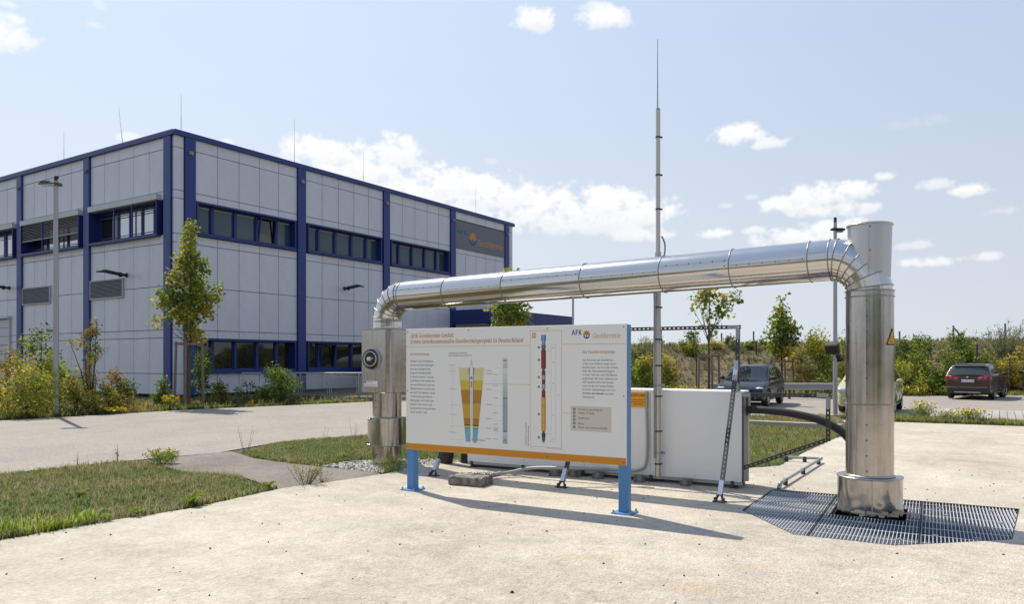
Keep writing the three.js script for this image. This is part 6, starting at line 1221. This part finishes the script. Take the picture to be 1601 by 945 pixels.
// yellow flowering clumps at the right
weed('flowering_weed', 'tall yellow flowering weed clump left end of the edge strip before the pavers', at(1440, 21.7), 21.7, 0.50, 0.9, 46, 310, { leaves: 600, ls: 0.07, flowers: 1, fs: 0.026, group: 'yellow flowering weeds' });
weed('flowering_weed', 'low yellow flowering weed in the middle of the edge strip before the pavers', at(1484, 21.0), 21.0, 0.32, 0.9, 40, 311, { leaves: 400, ls: 0.06, flowers: 1, fs: 0.02, group: 'yellow flowering weeds' });
weed('flowering_weed', 'yellow flowering weed clump right end of the edge strip before the pavers', at(1520, 20.5), 20.5, 0.38, 0.8, 44, 312, { leaves: 500, ls: 0.06, flowers: 2, fs: 0.026, group: 'yellow flowering weeds' });
weed('flowering_weed', 'dense yellow flower patch between the green car and the brown car', at(1425, 36.0), 36.0, 0.45, 1.6, 90, 313, { leaves: 800, ls: 0.1, flowers: 1, fs: 0.035, cols: mix(GREEN, YELLOW), group: 'yellow flowering weeds' });
weed('flowering_weed', 'yellow flower patch behind the top edge of the screening wall', at(1075, 34.6), 34.6, 0.5, 2.4, 90, 314, { leaves: 900, ls: 0.1, flowers: 1, fs: 0.035, cols: mix(GREEN, YELLOW), group: 'yellow flowering weeds' });
weed('flowering_weed', 'yellow flowering weed at the far road edge left of the maple stakes', at(266, 26.6), 26.6, 0.42, 0.6, 40, 315, { leaves: 400, ls: 0.07, flowers: 3, fs: 0.03, group: 'yellow flowering weeds' });
weed('flowering_weed', 'low yellow flowers at the far road edge under the brownish bush', at(182, 23.9), 23.9, 0.18, 0.7, 36, 316, { leaves: 200, ls: 0.06, flowers: 3, fs: 0.03, group: 'yellow flowering weeds' });
weed('dry_stalk', 'bare brown weed at the far road edge right of the brownish bush', at(208, 24.6), 24.6, 0.55, 0.5, 12, 317, { stemMat: M.dryStalk, flowers: 2, fs: 0.02, flMat: M.dryStalk, group: 'dry stalks at the road edge' });
// ---------------------------------------------------------------- fences on the bank
{
  const T = thing('wire_fence', 'thin wire fence with slim posts at the foot of the embankment', 'fence', 4, 37.6, 0, 0.0);
  const wires = [], N = 13, gap = 2.6;
  const px = (i) => i * gap, py = (i) => bankY(4 + px(i), 37.6);
  for (let i = 0; i < N; i++) mk('post', cyl(0.03, 0.03, 1.75 - py(i) * 0.9 + 0.3, px(i), (1.75 + py(i) * 0.1) / 2 - 0.1, 0, 0, 0, 0, 8), M.galvDark, T);
  for (let i = 0; i < N - 1; i++) for (const y of [1.72, 1.2, 0.7]) wires.push(rod(V(px(i), y, 0), V(px(i + 1), y, 0), y > 1.5 ? 0.011 : 0.006, y > 1.5 ? 0.011 : 0.006, 5));
  mk('wire', wires, M.galvDark, T, { kind: 'stuff' });
}
{
  const post = (label, u, yt, d, brace) => { const x = at(u, d), y0 = bankY(x, d) - 0.1, h = 1.7 + (563 - yt) / 1179 * d - y0, T = thing('fence_post', label, 'post', x, d, y0, 0, 'fence posts on the ridge'); mk('post', cyl(0.05, 0.045, h, 0, h / 2, 0, 0, 0, 0, 8), M.galvDark, T); mk('post_cap', cyl(0.055, 0.05, 0.03, 0, h + 0.01, 0, 0, 0, 0, 8), M.galvDark, T); if (brace) mk('brace', rod(V(0.02, h * 0.93, 0), V(0.72, h * 0.30, 0), 0.04, 0.04, 8), M.galvDark, T); };
  post('slim post on the ridge left of the sparse staked tree', 1084, 521, 46); post('slim post on the ridge just right of the sparse staked tree', 1128, 522, 46); post('tall slim post on the ridge above the dark blue car', 1178, 519, 46); post('short slim post on the ridge near the mast', 1043, 538, 46); post('short post on the bank right of the tall slim post', 1182, 534, 43);
  post('dark post on the bank just right of the pipe column', 1406, 519, 44); post('dark braced post behind the brown car', 1490, 510, 44, true); post('dark post in front of the willow at the right', 1571, 507, 44); post('short dark post above the roof of the brown car', 1527, 540, 39); post('short post on the ridge between the mast and the staked tree', 1065, 536, 45);
}
// ---------------------------------------------------------------- trees behind the viewer, mirrored in the steel
{
  const R = rng(91), cl = []; for (let i = 0; i < 9; i++) cl.push([(R() - 0.5) * 3.4, 1.2 + R() * 4.2, (R() - 0.5) * 3, 1.3 + R() * 0.8, 1.0 + R() * 0.7, 1.3 + R() * 0.8]);
  const T = thing('roadside_tree', 'broad green tree in the row behind the viewer', 'tree', -40, -34, 0, 0, 'row of trees behind the viewer');
  mk('crown', leafCloud(cl, 1500, 0.42, mix(DARK, GREEN), R, { aspect: 0.8 }), M.leaf, T); mk('trunk', rod(V(0, -0.1, 0), V(0, 4, 0), 0.16, 0.08, 8), M.bark, T);
  for (let i = 1; i < 17; i++) { const t = T.clone(); t.name = numbered('roadside_tree'); t.position.set(-40 + i * 5.2 + R(), 0, 34 + R() * 6); t.rotation.y = R() * 6; t.scale.setScalar(0.8 + R() * 0.5); scene.add(t); }
}
renderer.render(scene, camera);
